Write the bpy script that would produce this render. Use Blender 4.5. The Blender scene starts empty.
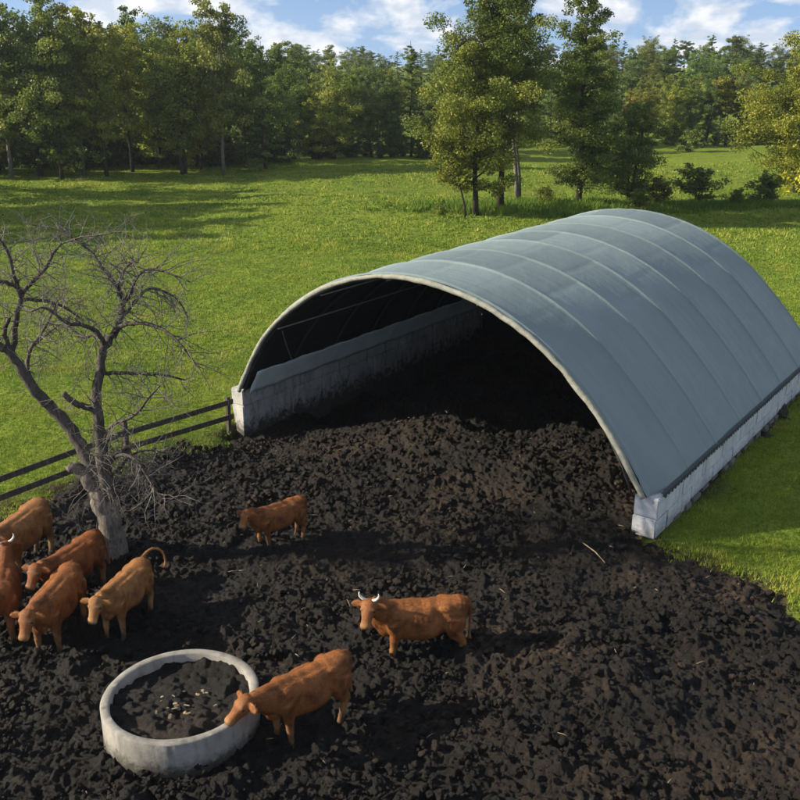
import bpy, bmesh, math, random
import numpy as np
from mathutils import Vector, Matrix, Quaternion

S = bpy.context.scene
COL = S.collection
PI = math.pi

# ------------------------------------------------------------------ camera, sky, sun, exposure
CAM_H, PITCH, FPX = 11.0, math.atan((400 - 65) / 950), 950.0
cam = bpy.data.cameras.new('camera')
cam.sensor_width = 36
cam.lens = FPX / 800 * 36
cam.clip_end = 4000
camo = bpy.data.objects.new('camera', cam)
camo.location = (0, 0, CAM_H)
camo.rotation_euler = (PI / 2 - PITCH, 0, 0)
COL.objects.link(camo)
S.camera = camo

SUN_AZ = math.radians(-93)      # measured from +Y towards +X
SUN_EL = math.radians(25)
sun = bpy.data.lights.new('sun', 'SUN')
sun.energy = 5.0
sun.angle = math.radians(0.5)
sun.color = (1.0, 0.87, 0.68)
suno = bpy.data.objects.new('sun', sun)
sd = Vector((math.sin(SUN_AZ) * math.cos(SUN_EL), math.cos(SUN_AZ) * math.cos(SUN_EL), math.sin(SUN_EL)))
suno.rotation_euler = sd.to_track_quat('Z', 'Y').to_euler()
suno.location = sd * 60
COL.objects.link(suno)

world = bpy.data.worlds.new('World')
S.world = world
world.use_nodes = True
wn, wl = world.node_tree.nodes, world.node_tree.links
wn.clear()


def wnode(t, **k):
    n = wn.new(t)
    for a, b in k.items():
        setattr(n, a, b)
    return n


def wmath(op, a, b=None):
    n = wnode('ShaderNodeMath', operation=op)
    for i, v in enumerate((a, b)):
        if v is None:
            continue
        if isinstance(v, (int, float)):
            n.inputs[i].default_value = v
        else:
            wl.new(v, n.inputs[i])
    return n.outputs[0]


tc = wnode('ShaderNodeTexCoord')
sep = wnode('ShaderNodeSeparateXYZ')
wl.new(tc.outputs['Generated'], sep.inputs[0])
sky = wnode('ShaderNodeTexSky', sky_type='NISHITA')
sky.sun_disc = False
sky.sun_elevation = SUN_EL
sky.sun_rotation = SUN_AZ
sky.air_density = 1.0
sky.dust_density = 0.6
sky.ozone_density = 2.0
# clouds: fractal noise laid out over azimuth and elevation
az = wmath('ARCTAN2', sep.outputs[0], sep.outputs[1])
el = wmath('MAXIMUM', sep.outputs[2], 0.0)
els = wmath('POWER', el, 0.7)
comb = wnode('ShaderNodeCombineXYZ')
wl.new(wmath('MULTIPLY', az, 13.0), comb.inputs[0])
wl.new(wmath('MULTIPLY', els, 13.0), comb.inputs[1])
nz = wnode('ShaderNodeTexNoise')
nz.inputs['Scale'].default_value = 0.9
nz.inputs['Detail'].default_value = 8
nz.inputs['Roughness'].default_value = 0.55
nz.inputs['Distortion'].default_value = 0.25
wl.new(comb.outputs[0], nz.inputs['Vector'])
cr = wnode('ShaderNodeValToRGB')
cr.color_ramp.elements[0].position = 0.445
cr.color_ramp.elements[0].color = (0, 0, 0, 1)
cr.color_ramp.elements[1].position = 0.55
cr.color_ramp.elements[1].color = (1, 1, 1, 1)
wl.new(nz.outputs[0], cr.inputs[0])
nz2 = wnode('ShaderNodeTexNoise')
nz2.inputs['Scale'].default_value = 2.6
nz2.inputs['Detail'].default_value = 6
wl.new(comb.outputs[0], nz2.inputs['Vector'])
ccol = wnode('ShaderNodeMixRGB')
ccol.inputs[1].default_value = (4.3, 4.7, 5.3, 1)
ccol.inputs[2].default_value = (6.9, 6.8, 6.7, 1)
cr2 = wnode('ShaderNodeValToRGB')
cr2.color_ramp.elements[0].position = 0.40
cr2.color_ramp.elements[1].position = 0.62
wl.new(nz2.outputs[0], cr2.inputs[0])
wl.new(cr2.outputs[0], ccol.inputs[0])
tint = wnode('ShaderNodeMixRGB', blend_type='MULTIPLY')
tint.inputs[0].default_value = 1
tint.inputs[2].default_value = (0.92, 0.96, 1.06, 1)
up_ = wnode('ShaderNodeVectorMath', operation='ADD')
wl.new(tc.outputs['Generated'], up_.inputs[0])
up_.inputs[1].default_value = (0, 0, 0.16)
wl.new(up_.outputs[0], sky.inputs['Vector']) if 'Vector' in sky.inputs else None
wl.new(sky.outputs[0], tint.inputs[1])
mixc = wnode('ShaderNodeMixRGB')
wl.new(wmath('MULTIPLY', cr.outputs[0], 0.85), mixc.inputs[0])
wl.new(tint.outputs[0], mixc.inputs[1])
wl.new(ccol.outputs[0], mixc.inputs[2])
bg = wnode('ShaderNodeBackground')
bg.inputs[1].default_value = 0.080
wl.new(mixc.outputs[0], bg.inputs[0])
wo = wnode('ShaderNodeOutputWorld')
wl.new(bg.outputs[0], wo.inputs[0])

S.view_settings.view_transform = 'Standard'
S.view_settings.look = 'None'
S.view_settings.gamma = 1
S.view_settings.use_curve_mapping = False
S.view_settings.exposure = 1.08
S.render.engine = 'CYCLES'
S.cycles.max_bounces = 6
S.cycles.diffuse_bounces = 3
S.cycles.transparent_max_bounces = 8


# ------------------------------------------------------------------ helpers
def ground_at(px, py, z=0.0):
    """survey helper: world x, y of a point of the site plan read off at height z"""
    c, s = math.cos(PITCH), math.sin(PITCH)
    dx, dy = (px - 400) / FPX, -(py - 400) / FPX
    d = (dx, c + dy * s, -s + dy * c)
    t = (z - CAM_H) / d[2]
    return d[0] * t, d[1] * t


def at_depth(px, py, Y):
    c, s = math.cos(PITCH), math.sin(PITCH)
    dx, dy = (px - 400) / FPX, -(py - 400) / FPX
    d = (dx, c + dy * s, -s + dy * c)
    t = Y / d[1]
    return Vector((d[0] * t, Y, CAM_H + d[2] * t))


def tag(o, label=None, cat=None, group=None, kind=None):
    if label: o['label'] = label
    if cat: o['category'] = cat
    if group: o['group'] = group
    if kind: o['kind'] = kind
    return o


def empty(name, loc=(0, 0, 0), rz=0.0):
    o = bpy.data.objects.new(name, None)
    o.location = loc
    o.rotation_euler = (0, 0, rz)
    o.empty_display_size = 0.2
    COL.objects.link(o)
    return o


def link(name, me, mat=None, parent=None):
    o = bpy.data.objects.new(name, me)
    if mat is not None and len(me.materials) == 0:
        me.materials.append(mat)
    COL.objects.link(o)
    if parent is not None:
        o.parent = parent
    return o


def np_mesh(name, V, F, smooth=True):
    """V (n,3), F (m,k) uniform polygons"""
    V = np.asarray(V, np.float32)
    F = np.asarray(F, np.int32)
    me = bpy.data.meshes.new(name)
    me.vertices.add(len(V))
    me.vertices.foreach_set('co', V.ravel())
    k = F.shape[1]
    me.loops.add(F.size)
    me.loops.foreach_set('vertex_index', F.ravel())
    me.polygons.add(len(F))
    me.polygons.foreach_set('loop_start', np.arange(len(F), dtype=np.int32) * k)
    me.polygons.foreach_set('loop_total', np.full(len(F), k, np.int32))
    if smooth:
        me.polygons.foreach_set('use_smooth', np.ones(len(F), bool))
    me.update(calc_edges=True)
    me.validate()
    return me


def set_attr(me, name, vals, domain='POINT'):
    a = me.attributes.new(name, 'FLOAT', domain)
    a.data.foreach_set('value', np.asarray(vals, np.float32))


class MB:
    """collects pieces with mixed polygons into one mesh"""

    def __init__(self):
        self.v, self.f = [], []

    def add(self, V, F):
        n = len(self.v)
        self.v += [tuple(p) for p in V]
        self.f += [tuple(i + n for i in f) for f in F]

    def box(self, c, d, M=None, bev=0.0):
        bm = bmesh.new()
        bmesh.ops.create_cube(bm, size=1)
        for v in bm.verts:
            v.co = Vector((v.co.x * d[0], v.co.y * d[1], v.co.z * d[2]))
        if bev > 0:
            bmesh.ops.bevel(bm, geom=bm.edges[:], offset=bev, segments=2, affect='EDGES')
        bm.verts.ensure_lookup_table()
        T = Matrix.Translation(c) @ (M.to_4x4() if M is not None else Matrix.Identity(4))
        self.add([T @ v.co for v in bm.verts], [[v.index for v in f.verts] for f in bm.faces])
        bm.free()

    def tube(self, pts, rad, seg=8, cap=True):
        pts = [Vector(p) for p in pts]
        n = len(pts)
        V = []
        up = None
        for i, p in enumerate(pts):
            t = (pts[min(i + 1, n - 1)] - pts[max(i - 1, 0)])
            if t.length < 1e-9: t = Vector((0, 0, 1))
            t.normalize()
            if up is None:
                up = t.orthogonal().normalized()
            else:
                up = (up - t * up.dot(t))
                up = up.normalized() if up.length > 1e-6 else t.orthogonal().normalized()
            sd_ = t.cross(up)
            r = rad[i] if hasattr(rad, '__len__') else rad
            for k in range(seg):
                a = 2 * PI * k / seg
                V.append(p + (up * math.cos(a) + sd_ * math.sin(a)) * r)
        F = []
        for i in range(n - 1):
            for k in range(seg):
                a, b = i * seg + k, i * seg + (k + 1) % seg
                F.append((a, b, b + seg, a + seg))
        if cap:
            F.append(tuple(range(seg))[::-1])
            F.append(tuple((n - 1) * seg + k for k in range(seg)))
        self.add(V, F)

    def mesh(self, name, smooth=False):
        me = bpy.data.meshes.new(name)
        me.from_pydata(self.v, [], self.f)
        if smooth:
            me.polygons.foreach_set('use_smooth', [True] * len(me.polygons))
        me.update()
        return me

    def build(self, name, mat, parent=None, smooth=False):
        return link(name, self.mesh(name, smooth), mat, parent)


# ---- noise
def _hash(ix, iy, seed):
    h = (ix.astype(np.int64) * 374761393 + iy.astype(np.int64) * 668265263 + seed * 974711) & 0x7fffffff
    h = (h ^ (h >> 13)) * 1274126177 & 0x7fffffff
    h = (h ^ (h >> 16)) & 0x7fffffff
    return (h % 100003) / 100003.0


def vnoise(x, y, seed=0):
    ix, iy = np.floor(x), np.floor(y)
    fx, fy = x - ix, y - iy
    ux, uy = fx * fx * (3 - 2 * fx), fy * fy * (3 - 2 * fy)
    a, b = _hash(ix, iy, seed), _hash(ix + 1, iy, seed)
    c, d = _hash(ix, iy + 1, seed), _hash(ix + 1, iy + 1, seed)
    return (a * (1 - ux) + b * ux) * (1 - uy) + (c * (1 - ux) + d * ux) * uy


def fbm(x, y, octv=4, seed=0, g=0.5):
    s, a, t = 0, 1, 0
    for o in range(octv):
        s = s + a * vnoise(x * 2 ** o + 17.3 * o, y * 2 ** o - 9.1 * o, seed + o)
        t += a
        a *= g
    return s / t


def clods(x, y, cell, seed, fill=1.0):
    """broken lumps scattered on a jittered lattice"""
    gx, gy = x / cell, y / cell
    ix, iy = np.floor(gx), np.floor(gy)
    H = np.zeros_like(x)
    for dx in (-1, 0, 1):
        for dy in (-1, 0, 1):
            cx, cy = ix + dx, iy + dy
            px = cx + 0.1 + 0.8 * _hash(cx, cy, seed)
            py = cy + 0.1 + 0.8 * _hash(cx, cy, seed + 7)
            r = 0.42 + 0.45 * _hash(cx, cy, seed + 13)
            st = 0.65 + 0.7 * _hash(cx, cy, seed + 19)
            an = 3.14 * _hash(cx, cy, seed + 23)
            ux, uy = gx - px, gy - py
            rx = (ux * np.cos(an) + uy * np.sin(an)) * st
            ry = (-ux * np.sin(an) + uy * np.cos(an)) / st
            d = 0.55 * np.sqrt(rx * rx + ry * ry) + 0.45 * np.maximum(np.abs(rx), np.abs(ry) * 1.1)
            q = np.clip((1 - d / r) * 1.7, 0, 1) ** 0.75
            tilt = 1 + 0.9 * ((_hash(cx, cy, seed + 41) - 0.5) * rx + (_hash(cx, cy, seed + 43) - 0.5) * ry) / r
            amp = (_hash(cx, cy, seed + 31) < fill) * (0.35 + 0.65 * _hash(cx, cy, seed + 37)) * r
            H = np.maximum(H, q * amp * tilt)
    return H * cell


def billow(x, y, octv, seed, g=0.55):
    t, a, w = 0, 1, 0
    for o in range(octv):
        t = t + a * np.abs(2 * vnoise(x * 2 ** o + 5.1 * o, y * 2 ** o - 3.3 * o, seed + o) - 1)
        w += a
        a *= g
    return t / w


def sstep(a, b, x):
    t = np.clip((x - a) / (b - a), 0, 1)
    return t * t * (3 - 2 * t)


# ------------------------------------------------------------------ materials
def material(name):
    m = bpy.data.materials.new(name)
    m.use_nodes = True
    nt = m.node_tree
    b = nt.nodes['Principled BSDF']
    return m, nt, b


def nd(nt, t, **k):
    n = nt.nodes.new(t)
    for a, b in k.items():
        setattr(n, a, b)
    return n


def coord(nt, kind='Object', scale=(1, 1, 1)):
    t = nd(nt, 'ShaderNodeTexCoord')
    mp = nd(nt, 'ShaderNodeMapping')
    mp.inputs['Scale'].default_value = scale
    nt.links.new(t.outputs[kind], mp.inputs[0])
    return mp.outputs[0]


def noise(nt, vec, scale, detail=5, rough=0.55, dist=0.0):
    n = nd(nt, 'ShaderNodeTexNoise')
    n.inputs['Scale'].default_value = scale
    n.inputs['Detail'].default_value = detail
    n.inputs['Roughness'].default_value = rough
    n.inputs['Distortion'].default_value = dist
    nt.links.new(vec, n.inputs['Vector'])
    return n.outputs[0]


def ramp(nt, fac, stops):
    r = nd(nt, 'ShaderNodeValToRGB')
    els_ = r.color_ramp.elements
    while len(els_) < len(stops):
        els_.new(0.5)
    for e, (p, c) in zip(els_, stops):
        e.position = p
        e.color = (*c, 1) if len(c) == 3 else c
    nt.links.new(fac, r.inputs[0])
    return r.outputs[0]


def mix(nt, fac, a, b, mode='MIX'):
    n = nd(nt, 'ShaderNodeMixRGB', blend_type=mode)
    for i, v in ((0, fac), (1, a), (2, b)):
        if isinstance(v, (int, float)):
            n.inputs[i].default_value = v
        elif isinstance(v, tuple):
            n.inputs[i].default_value = (*v, 1)
        else:
            nt.links.new(v, n.inputs[i])
    return n.outputs[0]


def bump(nt, h, strength, dist, bsdf, prev=None):
    n = nd(nt, 'ShaderNodeBump')
    n.inputs['Strength'].default_value = strength
    n.inputs['Distance'].default_value = dist
    nt.links.new(h, n.inputs['Height'])
    if prev is not None:
        nt.links.new(prev, n.inputs['Normal'])
    nt.links.new(n.outputs[0], bsdf.inputs['Normal'])
    return n.outputs[0]


def attr(nt, name):
    a = nd(nt, 'ShaderNodeAttribute')
    a.attribute_name = name
    return a.outputs['Fac']


def simple(name, c1, c2, scale, rough=0.8, bs=0.3, bd=0.01, bscale=None, spec=0.3, vec='Object', vs=(1, 1, 1)):
    m, nt, b = material(name)
    v = coord(nt, vec, vs)
    n = noise(nt, v, scale, 6, 0.6)
    nt.links.new(ramp(nt, n, [(0.3, c1), (0.7, c2)]), b.inputs['Base Color'])
    b.inputs['Roughness'].default_value = rough
    b.inputs['Specular IOR Level'].default_value = spec
    bump(nt, noise(nt, v, bscale or scale * 4, 5, 0.6), bs, bd, b)
    return m


# ground below the grass
def make_ground_mat():
    m, nt, b = material('pasture')
    v = coord(nt)
    big = noise(nt, v, 0.09, 4, 0.6)
    mid = noise(nt, v, 0.8, 5, 0.65)
    fine = noise(nt, v, 9, 5, 0.7)
    c = ramp(nt, big, [(0.3, (0.090, 0.135, 0.018)), (0.55, (0.135, 0.175, 0.024)), (0.75, (0.175, 0.195, 0.035))])
    c2 = ramp(nt, mid, [(0.3, (0.065, 0.110, 0.014)), (0.7, (0.185, 0.205, 0.036))])
    c = mix(nt, 0.5, c, c2)
    c = mix(nt, 0.75, c, ramp(nt, fine, [(0.25, (0.35, 0.38, 0.3)), (0.75, (1.35, 1.3, 1.2))]), 'MULTIPLY')
    c = mix(nt, 1.0, c, (1.15, 1.22, 1.0), 'MULTIPLY')
    c = mix(nt, attr(nt, 'soil'), c, ramp(nt, fine, [(0.3, (0.018, 0.014, 0.009)), (0.7, (0.06, 0.045, 0.027))]))
    nt.links.new(c, b.inputs['Base Color'])
    b.inputs['Roughness'].default_value = 0.95
    b.inputs['Specular IOR Level'].default_value = 0.1
    p = bump(nt, noise(nt, v, 1.6, 4, 0.65), 0.9, 0.35, b)
    bump(nt, noise(nt, v, 11, 4, 0.7), 0.8, 0.10, b, p)
    return m


def make_grass_mat():
    m, nt, b = material('grass_blades')
    t = attr(nt, 'tint')
    v = coord(nt)
    big = noise(nt, v, 0.16, 4, 0.6)
    c = ramp(nt, t, [(0.0, (0.054, 0.122, 0.018)), (0.45, (0.158, 0.242, 0.031)), (0.8, (0.268, 0.320, 0.052)),
                     (1.0, (0.38, 0.33, 0.11))])
    c = mix(nt, 0.6, c, ramp(nt, big, [(0.3, (0.62, 0.85, 0.8)), (0.7, (1.45, 1.25, 1.05))]), 'MULTIPLY')
    nt.links.new(c, b.inputs['Base Color'])
    b.inputs['Roughness'].default_value = 0.6
    b.inputs['Specular IOR Level'].default_value = 0.15
    tr = nd(nt, 'ShaderNodeBsdfTranslucent')
    nt.links.new(c, tr.inputs[0])
    ms = nd(nt, 'ShaderNodeMixShader')
    ms.inputs[0].default_value = 0.35
    nt.links.new(b.outputs[0], ms.inputs[1])
    nt.links.new(tr.outputs[0], ms.inputs[2])
    nt.links.new(ms.outputs[0], nt.nodes['Material Output'].inputs[0])
    return m


def make_leaf_mat(name='foliage'):
    m, nt, b = material(name)
    t = attr(nt, 'tint')
    oi = nd(nt, 'ShaderNodeObjectInfo')
    c = ramp(nt, t, [(0.0, (0.050, 0.078, 0.019)), (0.5, (0.118, 0.158, 0.031)), (1.0, (0.250, 0.268, 0.048))])
    c = mix(nt, 1.0, c, oi.outputs['Color'], 'MULTIPLY')
    nt.links.new(c, b.inputs['Base Color'])
    b.inputs['Roughness'].default_value = 0.55
    b.inputs['Specular IOR Level'].default_value = 0.25
    tr = nd(nt, 'ShaderNodeBsdfTranslucent')
    nt.links.new(c, tr.inputs[0])
    ms = nd(nt, 'ShaderNodeMixShader')
    ms.inputs[0].default_value = 0.36
    nt.links.new(b.outputs[0], ms.inputs[1])
    nt.links.new(tr.outputs[0], ms.inputs[2])
    nt.links.new(ms.outputs[0], nt.nodes['Material Output'].inputs[0])
    return m


def make_mud_mat():
    m, nt, b = material('manure')
    v = coord(nt)
    n1 = noise(nt, v, 0.35, 4, 0.6)
    n2 = noise(nt, v, 5, 6, 0.7)
    n3 = noise(nt, v, 28, 4, 0.7)
    c = ramp(nt, n2, [(0.3, (0.0030, 0.0026, 0.0022)), (0.55, (0.0066, 0.0055, 0.0044)), (0.8, (0.026, 0.020, 0.0145))])
    dry = ramp(nt, n2, [(0.35, (0.014, 0.0098, 0.0065)), (0.7, (0.100, 0.069, 0.044))])
    d = nd(nt, 'ShaderNodeMath', operation='MULTIPLY')
    nt.links.new(ramp(nt, n1, [(0.42, (0, 0, 0)), (0.68, (1, 1, 1))]), d.inputs[0])
    nt.links.new(attr(nt, 'dry'), d.inputs[1])
    c = mix(nt, d.outputs[0], c, dry)
    nt.links.new(c, b.inputs['Base Color'])
    wet = ramp(nt, noise(nt, v, 0.9, 4, 0.6), [(0.36, (0.72, 0.72, 0.72)), (0.62, (1, 1, 1))])
    nt.links.new(mix(nt, 1.0, ramp(nt, n3, [(0.3, (0.62, 0.62, 0.62)), (0.7, (0.98, 0.98, 0.98))]), wet, 'MULTIPLY'), b.inputs['Roughness'])
    b.inputs['Specular IOR Level'].default_value = 0.28
    p = bump(nt, noise(nt, v, 16, 7, 0.8, 0.8), 1.0, 0.09, b)
    bump(nt, noise(nt, v, 60, 4, 0.7), 0.6, 0.012, b, p)
    return m


def make_cow_mat(name, c_dark, c_mid, c_light):
    m, nt, b = material(name)
    v = coord(nt)
    t = attr(nt, 'tone')
    n = noise(nt, v, 2.6, 5, 0.65, 0.4)
    f = noise(nt, coord(nt, 'Object', (1, 2.5, 2.5)), 26, 5, 0.7)
    c = ramp(nt, n, [(0.36, tuple(q * 0.8 for q in c_dark)), (0.5, c_mid), (0.66, tuple(q * 1.25 for q in c_mid))])
    c = mix(nt, 0.6, c, ramp(nt, f, [(0.3, (0.6, 0.58, 0.55)), (0.7, (1.3, 1.3, 1.3))]), 'MULTIPLY')
    c = mix(nt, t, c, c_light)
    c = mix(nt, 1.0, c, ramp(nt, attr(nt, 'hair'), [(0.0, (1, 1, 1)), (0.05, (0.62, 0.58, 0.55)), (1.0, (1.55, 1.5, 1.45))]), 'MULTIPLY')
    c = mix(nt, attr(nt, 'soil'), c, (0.030, 0.024, 0.019))
    nt.links.new(c, b.inputs['Base Color'])
    b.inputs['Roughness'].default_value = 0.62
    b.inputs['Specular IOR Level'].default_value = 0.22
    p = bump(nt, noise(nt, v, 5, 4, 0.6), 0.35, 0.05, b)
    bump(nt, f, 0.6, 0.016, b, p)
    return m


def make_concrete(name, c1, c2, stain=0.5, low=0.0, z0=0.0, z1=1.0):
    m, nt, b = material(name)
    v = coord(nt)
    n = noise(nt, v, 1.6, 7, 0.65, 0.3)
    st = noise(nt, coord(nt, 'Object', (2.4, 2.4, 0.5)), 1.9, 6, 0.7)
    c = ramp(nt, n, [(0.3, c1), (0.7, c2)])
    c = mix(nt, ramp(nt, st, [(0.5, (0, 0, 0)), (0.75, (stain,) * 3)]), c, (0.06, 0.055, 0.045))
    if low > 0:     # muck splashed up from below in ragged patches
        sx = nd(nt, 'ShaderNodeSeparateXYZ')
        nt.links.new(v, sx.inputs[0])
        ma = nd(nt, 'ShaderNodeMapRange')
        ma.inputs['From Min'].default_value = z0
        ma.inputs['From Max'].default_value = z1
        ma.inputs['To Min'].default_value = 0.42
        ma.inputs['To Max'].default_value = -0.22
        nt.links.new(sx.outputs[2], ma.inputs['Value'])
        ad = nd(nt, 'ShaderNodeMath', operation='ADD')
        nt.links.new(ma.outputs[0], ad.inputs[0])
        nt.links.new(noise(nt, v, 3.2, 7, 0.75, 0.5), ad.inputs[1])
        c = mix(nt, ramp(nt, ad.outputs[0], [(0.52, (0, 0, 0)), (0.72, (low * 1.6,) * 3)]), c, (0.030, 0.025, 0.019))
    nt.links.new(c, b.inputs['Base Color'])
    b.inputs['Roughness'].default_value = 0.88
    b.inputs['Specular IOR Level'].default_value = 0.2
    p = bump(nt, noise(nt, v, 9, 6, 0.65), 0.35, 0.03, b)
    bump(nt, noise(nt, v, 55, 4, 0.7), 0.3, 0.006, b, p)
    return m


def make_bark(name, c1, c2, c3):
    m, nt, b = material(name)
    v = coord(nt, 'Object', (1, 1, 0.22))
    n = noise(nt, v, 14, 6, 0.7, 0.8)
    n2 = noise(nt, coord(nt), 2.5, 4, 0.6)
    c = ramp(nt, n, [(0.3, c1), (0.6, c2), (0.8, c3)])
    c = mix(nt, 0.6, c, ramp(nt, n2, [(0.3, (0.6, 0.6, 0.6)), (0.7, (1.25, 1.22, 1.2))]), 'MULTIPLY')
    nt.links.new(c, b.inputs['Base Color'])
    b.inputs['Roughness'].default_value = 0.9
    b.inputs['Specular IOR Level'].default_value = 0.15
    bump(nt, n, 1.0, 0.05, b)
    return m


def make_tarp_mat():
    m, nt, b = material('tarpaulin')
    v = coord(nt)
    n = noise(nt, v, 0.5, 4, 0.6)
    n2 = noise(nt, coord(nt, 'Object', (1, 0.25, 1)), 2.2, 6, 0.7, 0.5)
    n3 = noise(nt, v, 30, 4, 0.7)
    c = ramp(nt, n, [(0.3, (0.122, 0.166, 0.174)), (0.7, (0.146, 0.192, 0.198))])
    c = mix(nt, 0.3, c, ramp(nt, n2, [(0.3, (0.82, 0.83, 0.83)), (0.75, (1.12, 1.12, 1.1))]), 'MULTIPLY')
    pn = attr(nt, 'panel')
    c = mix(nt, 1.0, c, ramp(nt, pn, [(0.0, (0.80, 0.82, 0.83)), (1.0, (1.22, 1.20, 1.18))]), 'MULTIPLY')
    c = mix(nt, attr(nt, 'seam'), c, (0.175, 0.22, 0.227))
    nt.links.new(c, b.inputs['Base Color'])
    nt.links.new(ramp(nt, n2, [(0.3, (0.42, 0.42, 0.42)), (0.7, (0.58, 0.58, 0.58))]), b.inputs['Roughness'])
    b.inputs['Specular IOR Level'].default_value = 0.4
    p = bump(nt, n2, 0.25, 0.05, b)
    bump(nt, n3, 0.12, 0.004, b, p)
    return m


M = {}
M['ground'] = make_ground_mat()
M['grass'] = make_grass_mat()
M['leaf'] = make_leaf_mat()
M['mud'] = make_mud_mat()
M['bark_dark'] = make_bark('dark bark', (0.020, 0.016, 0.012), (0.050, 0.042, 0.032), (0.10, 0.09, 0.075))
M['bark_pale'] = make_bark('pale bark', (0.07, 0.06, 0.05), (0.20, 0.185, 0.16), (0.34, 0.32, 0.29))
M['bark_grey'] = make_bark('weathered bark', (0.05, 0.042, 0.035), (0.22, 0.195, 0.168), (0.50, 0.465, 0.43))
M['bark_limb'] = make_bark('limb bark', (0.045, 0.040, 0.035), (0.120, 0.108, 0.096), (0.25, 0.23, 0.21))
M['twig'] = make_bark('twig bark', (0.10, 0.092, 0.084), (0.22, 0.205, 0.19), (0.36, 0.34, 0.32))
M['tarp'] = make_tarp_mat()
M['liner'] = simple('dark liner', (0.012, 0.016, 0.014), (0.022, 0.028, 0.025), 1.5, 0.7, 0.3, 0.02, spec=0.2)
M['hem'] = simple('canvas hem', (0.15, 0.158, 0.135), (0.27, 0.275, 0.235), 6, 0.75, 0.6, 0.03, 9)
M['skirt'] = simple('pale lining sheet', (0.42, 0.50, 0.52), (0.56, 0.65, 0.67), 1.2, 0.6, 0.3, 0.03, 4)
M['dark_steel'] = simple('painted steel', (0.030, 0.034, 0.034), (0.05, 0.055, 0.055), 6, 0.6, 0.1, 0.002)
M['steel'] = simple('galvanised steel', (0.16, 0.17, 0.17), (0.26, 0.27, 0.27), 6, 0.5, 0.1, 0.002)
M['lace'] = simple('dark lacing', (0.020, 0.026, 0.030), (0.045, 0.055, 0.060), 8, 0.7, 0.2, 0.004)
M['wall_out'] = make_concrete('pale block concrete', (0.42, 0.44, 0.46), (0.60, 0.615, 0.63), 0.5, 0.25, -0.1, 0.6)
M['wall_in'] = make_concrete('stained block concrete', (0.26, 0.265, 0.255), (0.47, 0.475, 0.46), 0.95, 0.55, -0.9, 0.7)
M['footing'] = make_concrete('footing concrete', (0.10, 0.10, 0.095), (0.20, 0.195, 0.185), 0.6)
M['trough'] = make_concrete('trough concrete', (0.15, 0.145, 0.13), (0.28, 0.27, 0.245), 0.7, 0.5, -0.1, 0.55)
M['wood'] = make_bark('fence timber', (0.048, 0.042, 0.035), (0.115, 0.102, 0.086), (0.19, 0.175, 0.15))
M['straw'] = simple('straw', (0.15, 0.11, 0.065), (0.32, 0.26, 0.17), 9, 0.8, 0.1, 0.002)
M['horn'] = simple('horn', (0.50, 0.47, 0.42), (0.72, 0.70, 0.66), 14, 0.45, 0.2, 0.003)
M['eye'] = simple('eye', (0.008, 0.006, 0.005), (0.015, 0.011, 0.008), 20, 0.12, 0.0, 0.001, spec=0.6)

# ------------------------------------------------------------------ the site
YAW, FX, FY, W, WALL, RISE, LEN = 0.627, 0.33, 25.19, 13.46, 1.07, 4.56, 15.0
AX = Vector((math.sin(YAW), math.cos(YAW), 0))      # along the shelter, away from the camera
CX = Vector((math.cos(YAW), -math.sin(YAW), 0))     # across it, to the right


def sh(u, v, z=0.0):
    return Vector((FX, FY, 0)) + CX * u + AX * v + Vector((0, 0, z))


FENCE_A, FENCE_B = (-10.05, 22.55), (-5.72, 28.85)


def shed_uv(x, y):
    dx, dy = x - FX, y - FY
    return dx * CX.x + dy * CX.y, dx * AX.x + dy * AX.y


def mud_d(x, y):
    """signed distance to the edge of the yard, positive inside"""
    u, v = shed_uv(x, y)
    ax, ay = FENCE_A[0], FENCE_A[1] - 0.1
    bx, by = FENCE_B[0] + 0.2, FENCE_B[1] - 0.25
    L = math.hypot(bx - ax, by - ay)
    d1 = ((by - ay) * (x - ax) - (bx - ax) * (y - ay)) / L
    d2 = -v
    cx, cy, ex, ey = 6.25, 21.0, 8.6, 17.9
    L2 = math.hypot(ex - cx, ey - cy)
    d3 = ((ey - cy) * (x - cx) - (ex - cx) * (y - cy)) / L2
    yard = np.minimum(np.minimum(d1, d2 + 0.4), d3)
    shed = np.minimum(np.minimum(W / 2 + 0.25 - np.abs(u), v + 2.0), LEN + 0.1 - v)
    d = np.maximum(yard, shed)
    inshed = (v > -0.1) & (np.abs(u) < W / 2 + 0.5)
    wob = (fbm(x * 0.55, y * 0.55, 4, 5) - 0.5) * 2.2 + (fbm(x * 2.2, y * 2.2, 3, 6) - 0.5) * 0.7
    wallnear = np.clip(1 - np.abs(np.abs(u) - W / 2) / 1.5, 0, 1) * (v > -1.0)
    return d + np.where(inshed, 0, wob * (1 - wallnear))


def base_z(x, y):
    r = np.sqrt(x * x + y * y)
    far = sstep(32, 70, r)
    z = far * ((fbm(x / 26, y / 15, 3, 11) - 0.5) * 1.7 + (fbm(x / 8, y / 6, 3, 12) - 0.5) * 0.35)
    z += (fbm(x / 5, y / 5, 3, 13) - 0.5) * 0.22 + sstep(20, 40, r) * (fbm(x / 2.6, y / 1.9, 3, 15) - 0.5) * 0.34
    z += -0.42 * np.exp(-((x + 5.2) ** 2 + (y - 28.6) ** 2) / 2.6 ** 2)
    z += sstep(140, 260, y) * (4.5 + 4 * fbm(x / 60, y / 60, 2, 14)) - sstep(90, 130, y) * 0.3
    return z


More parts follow.
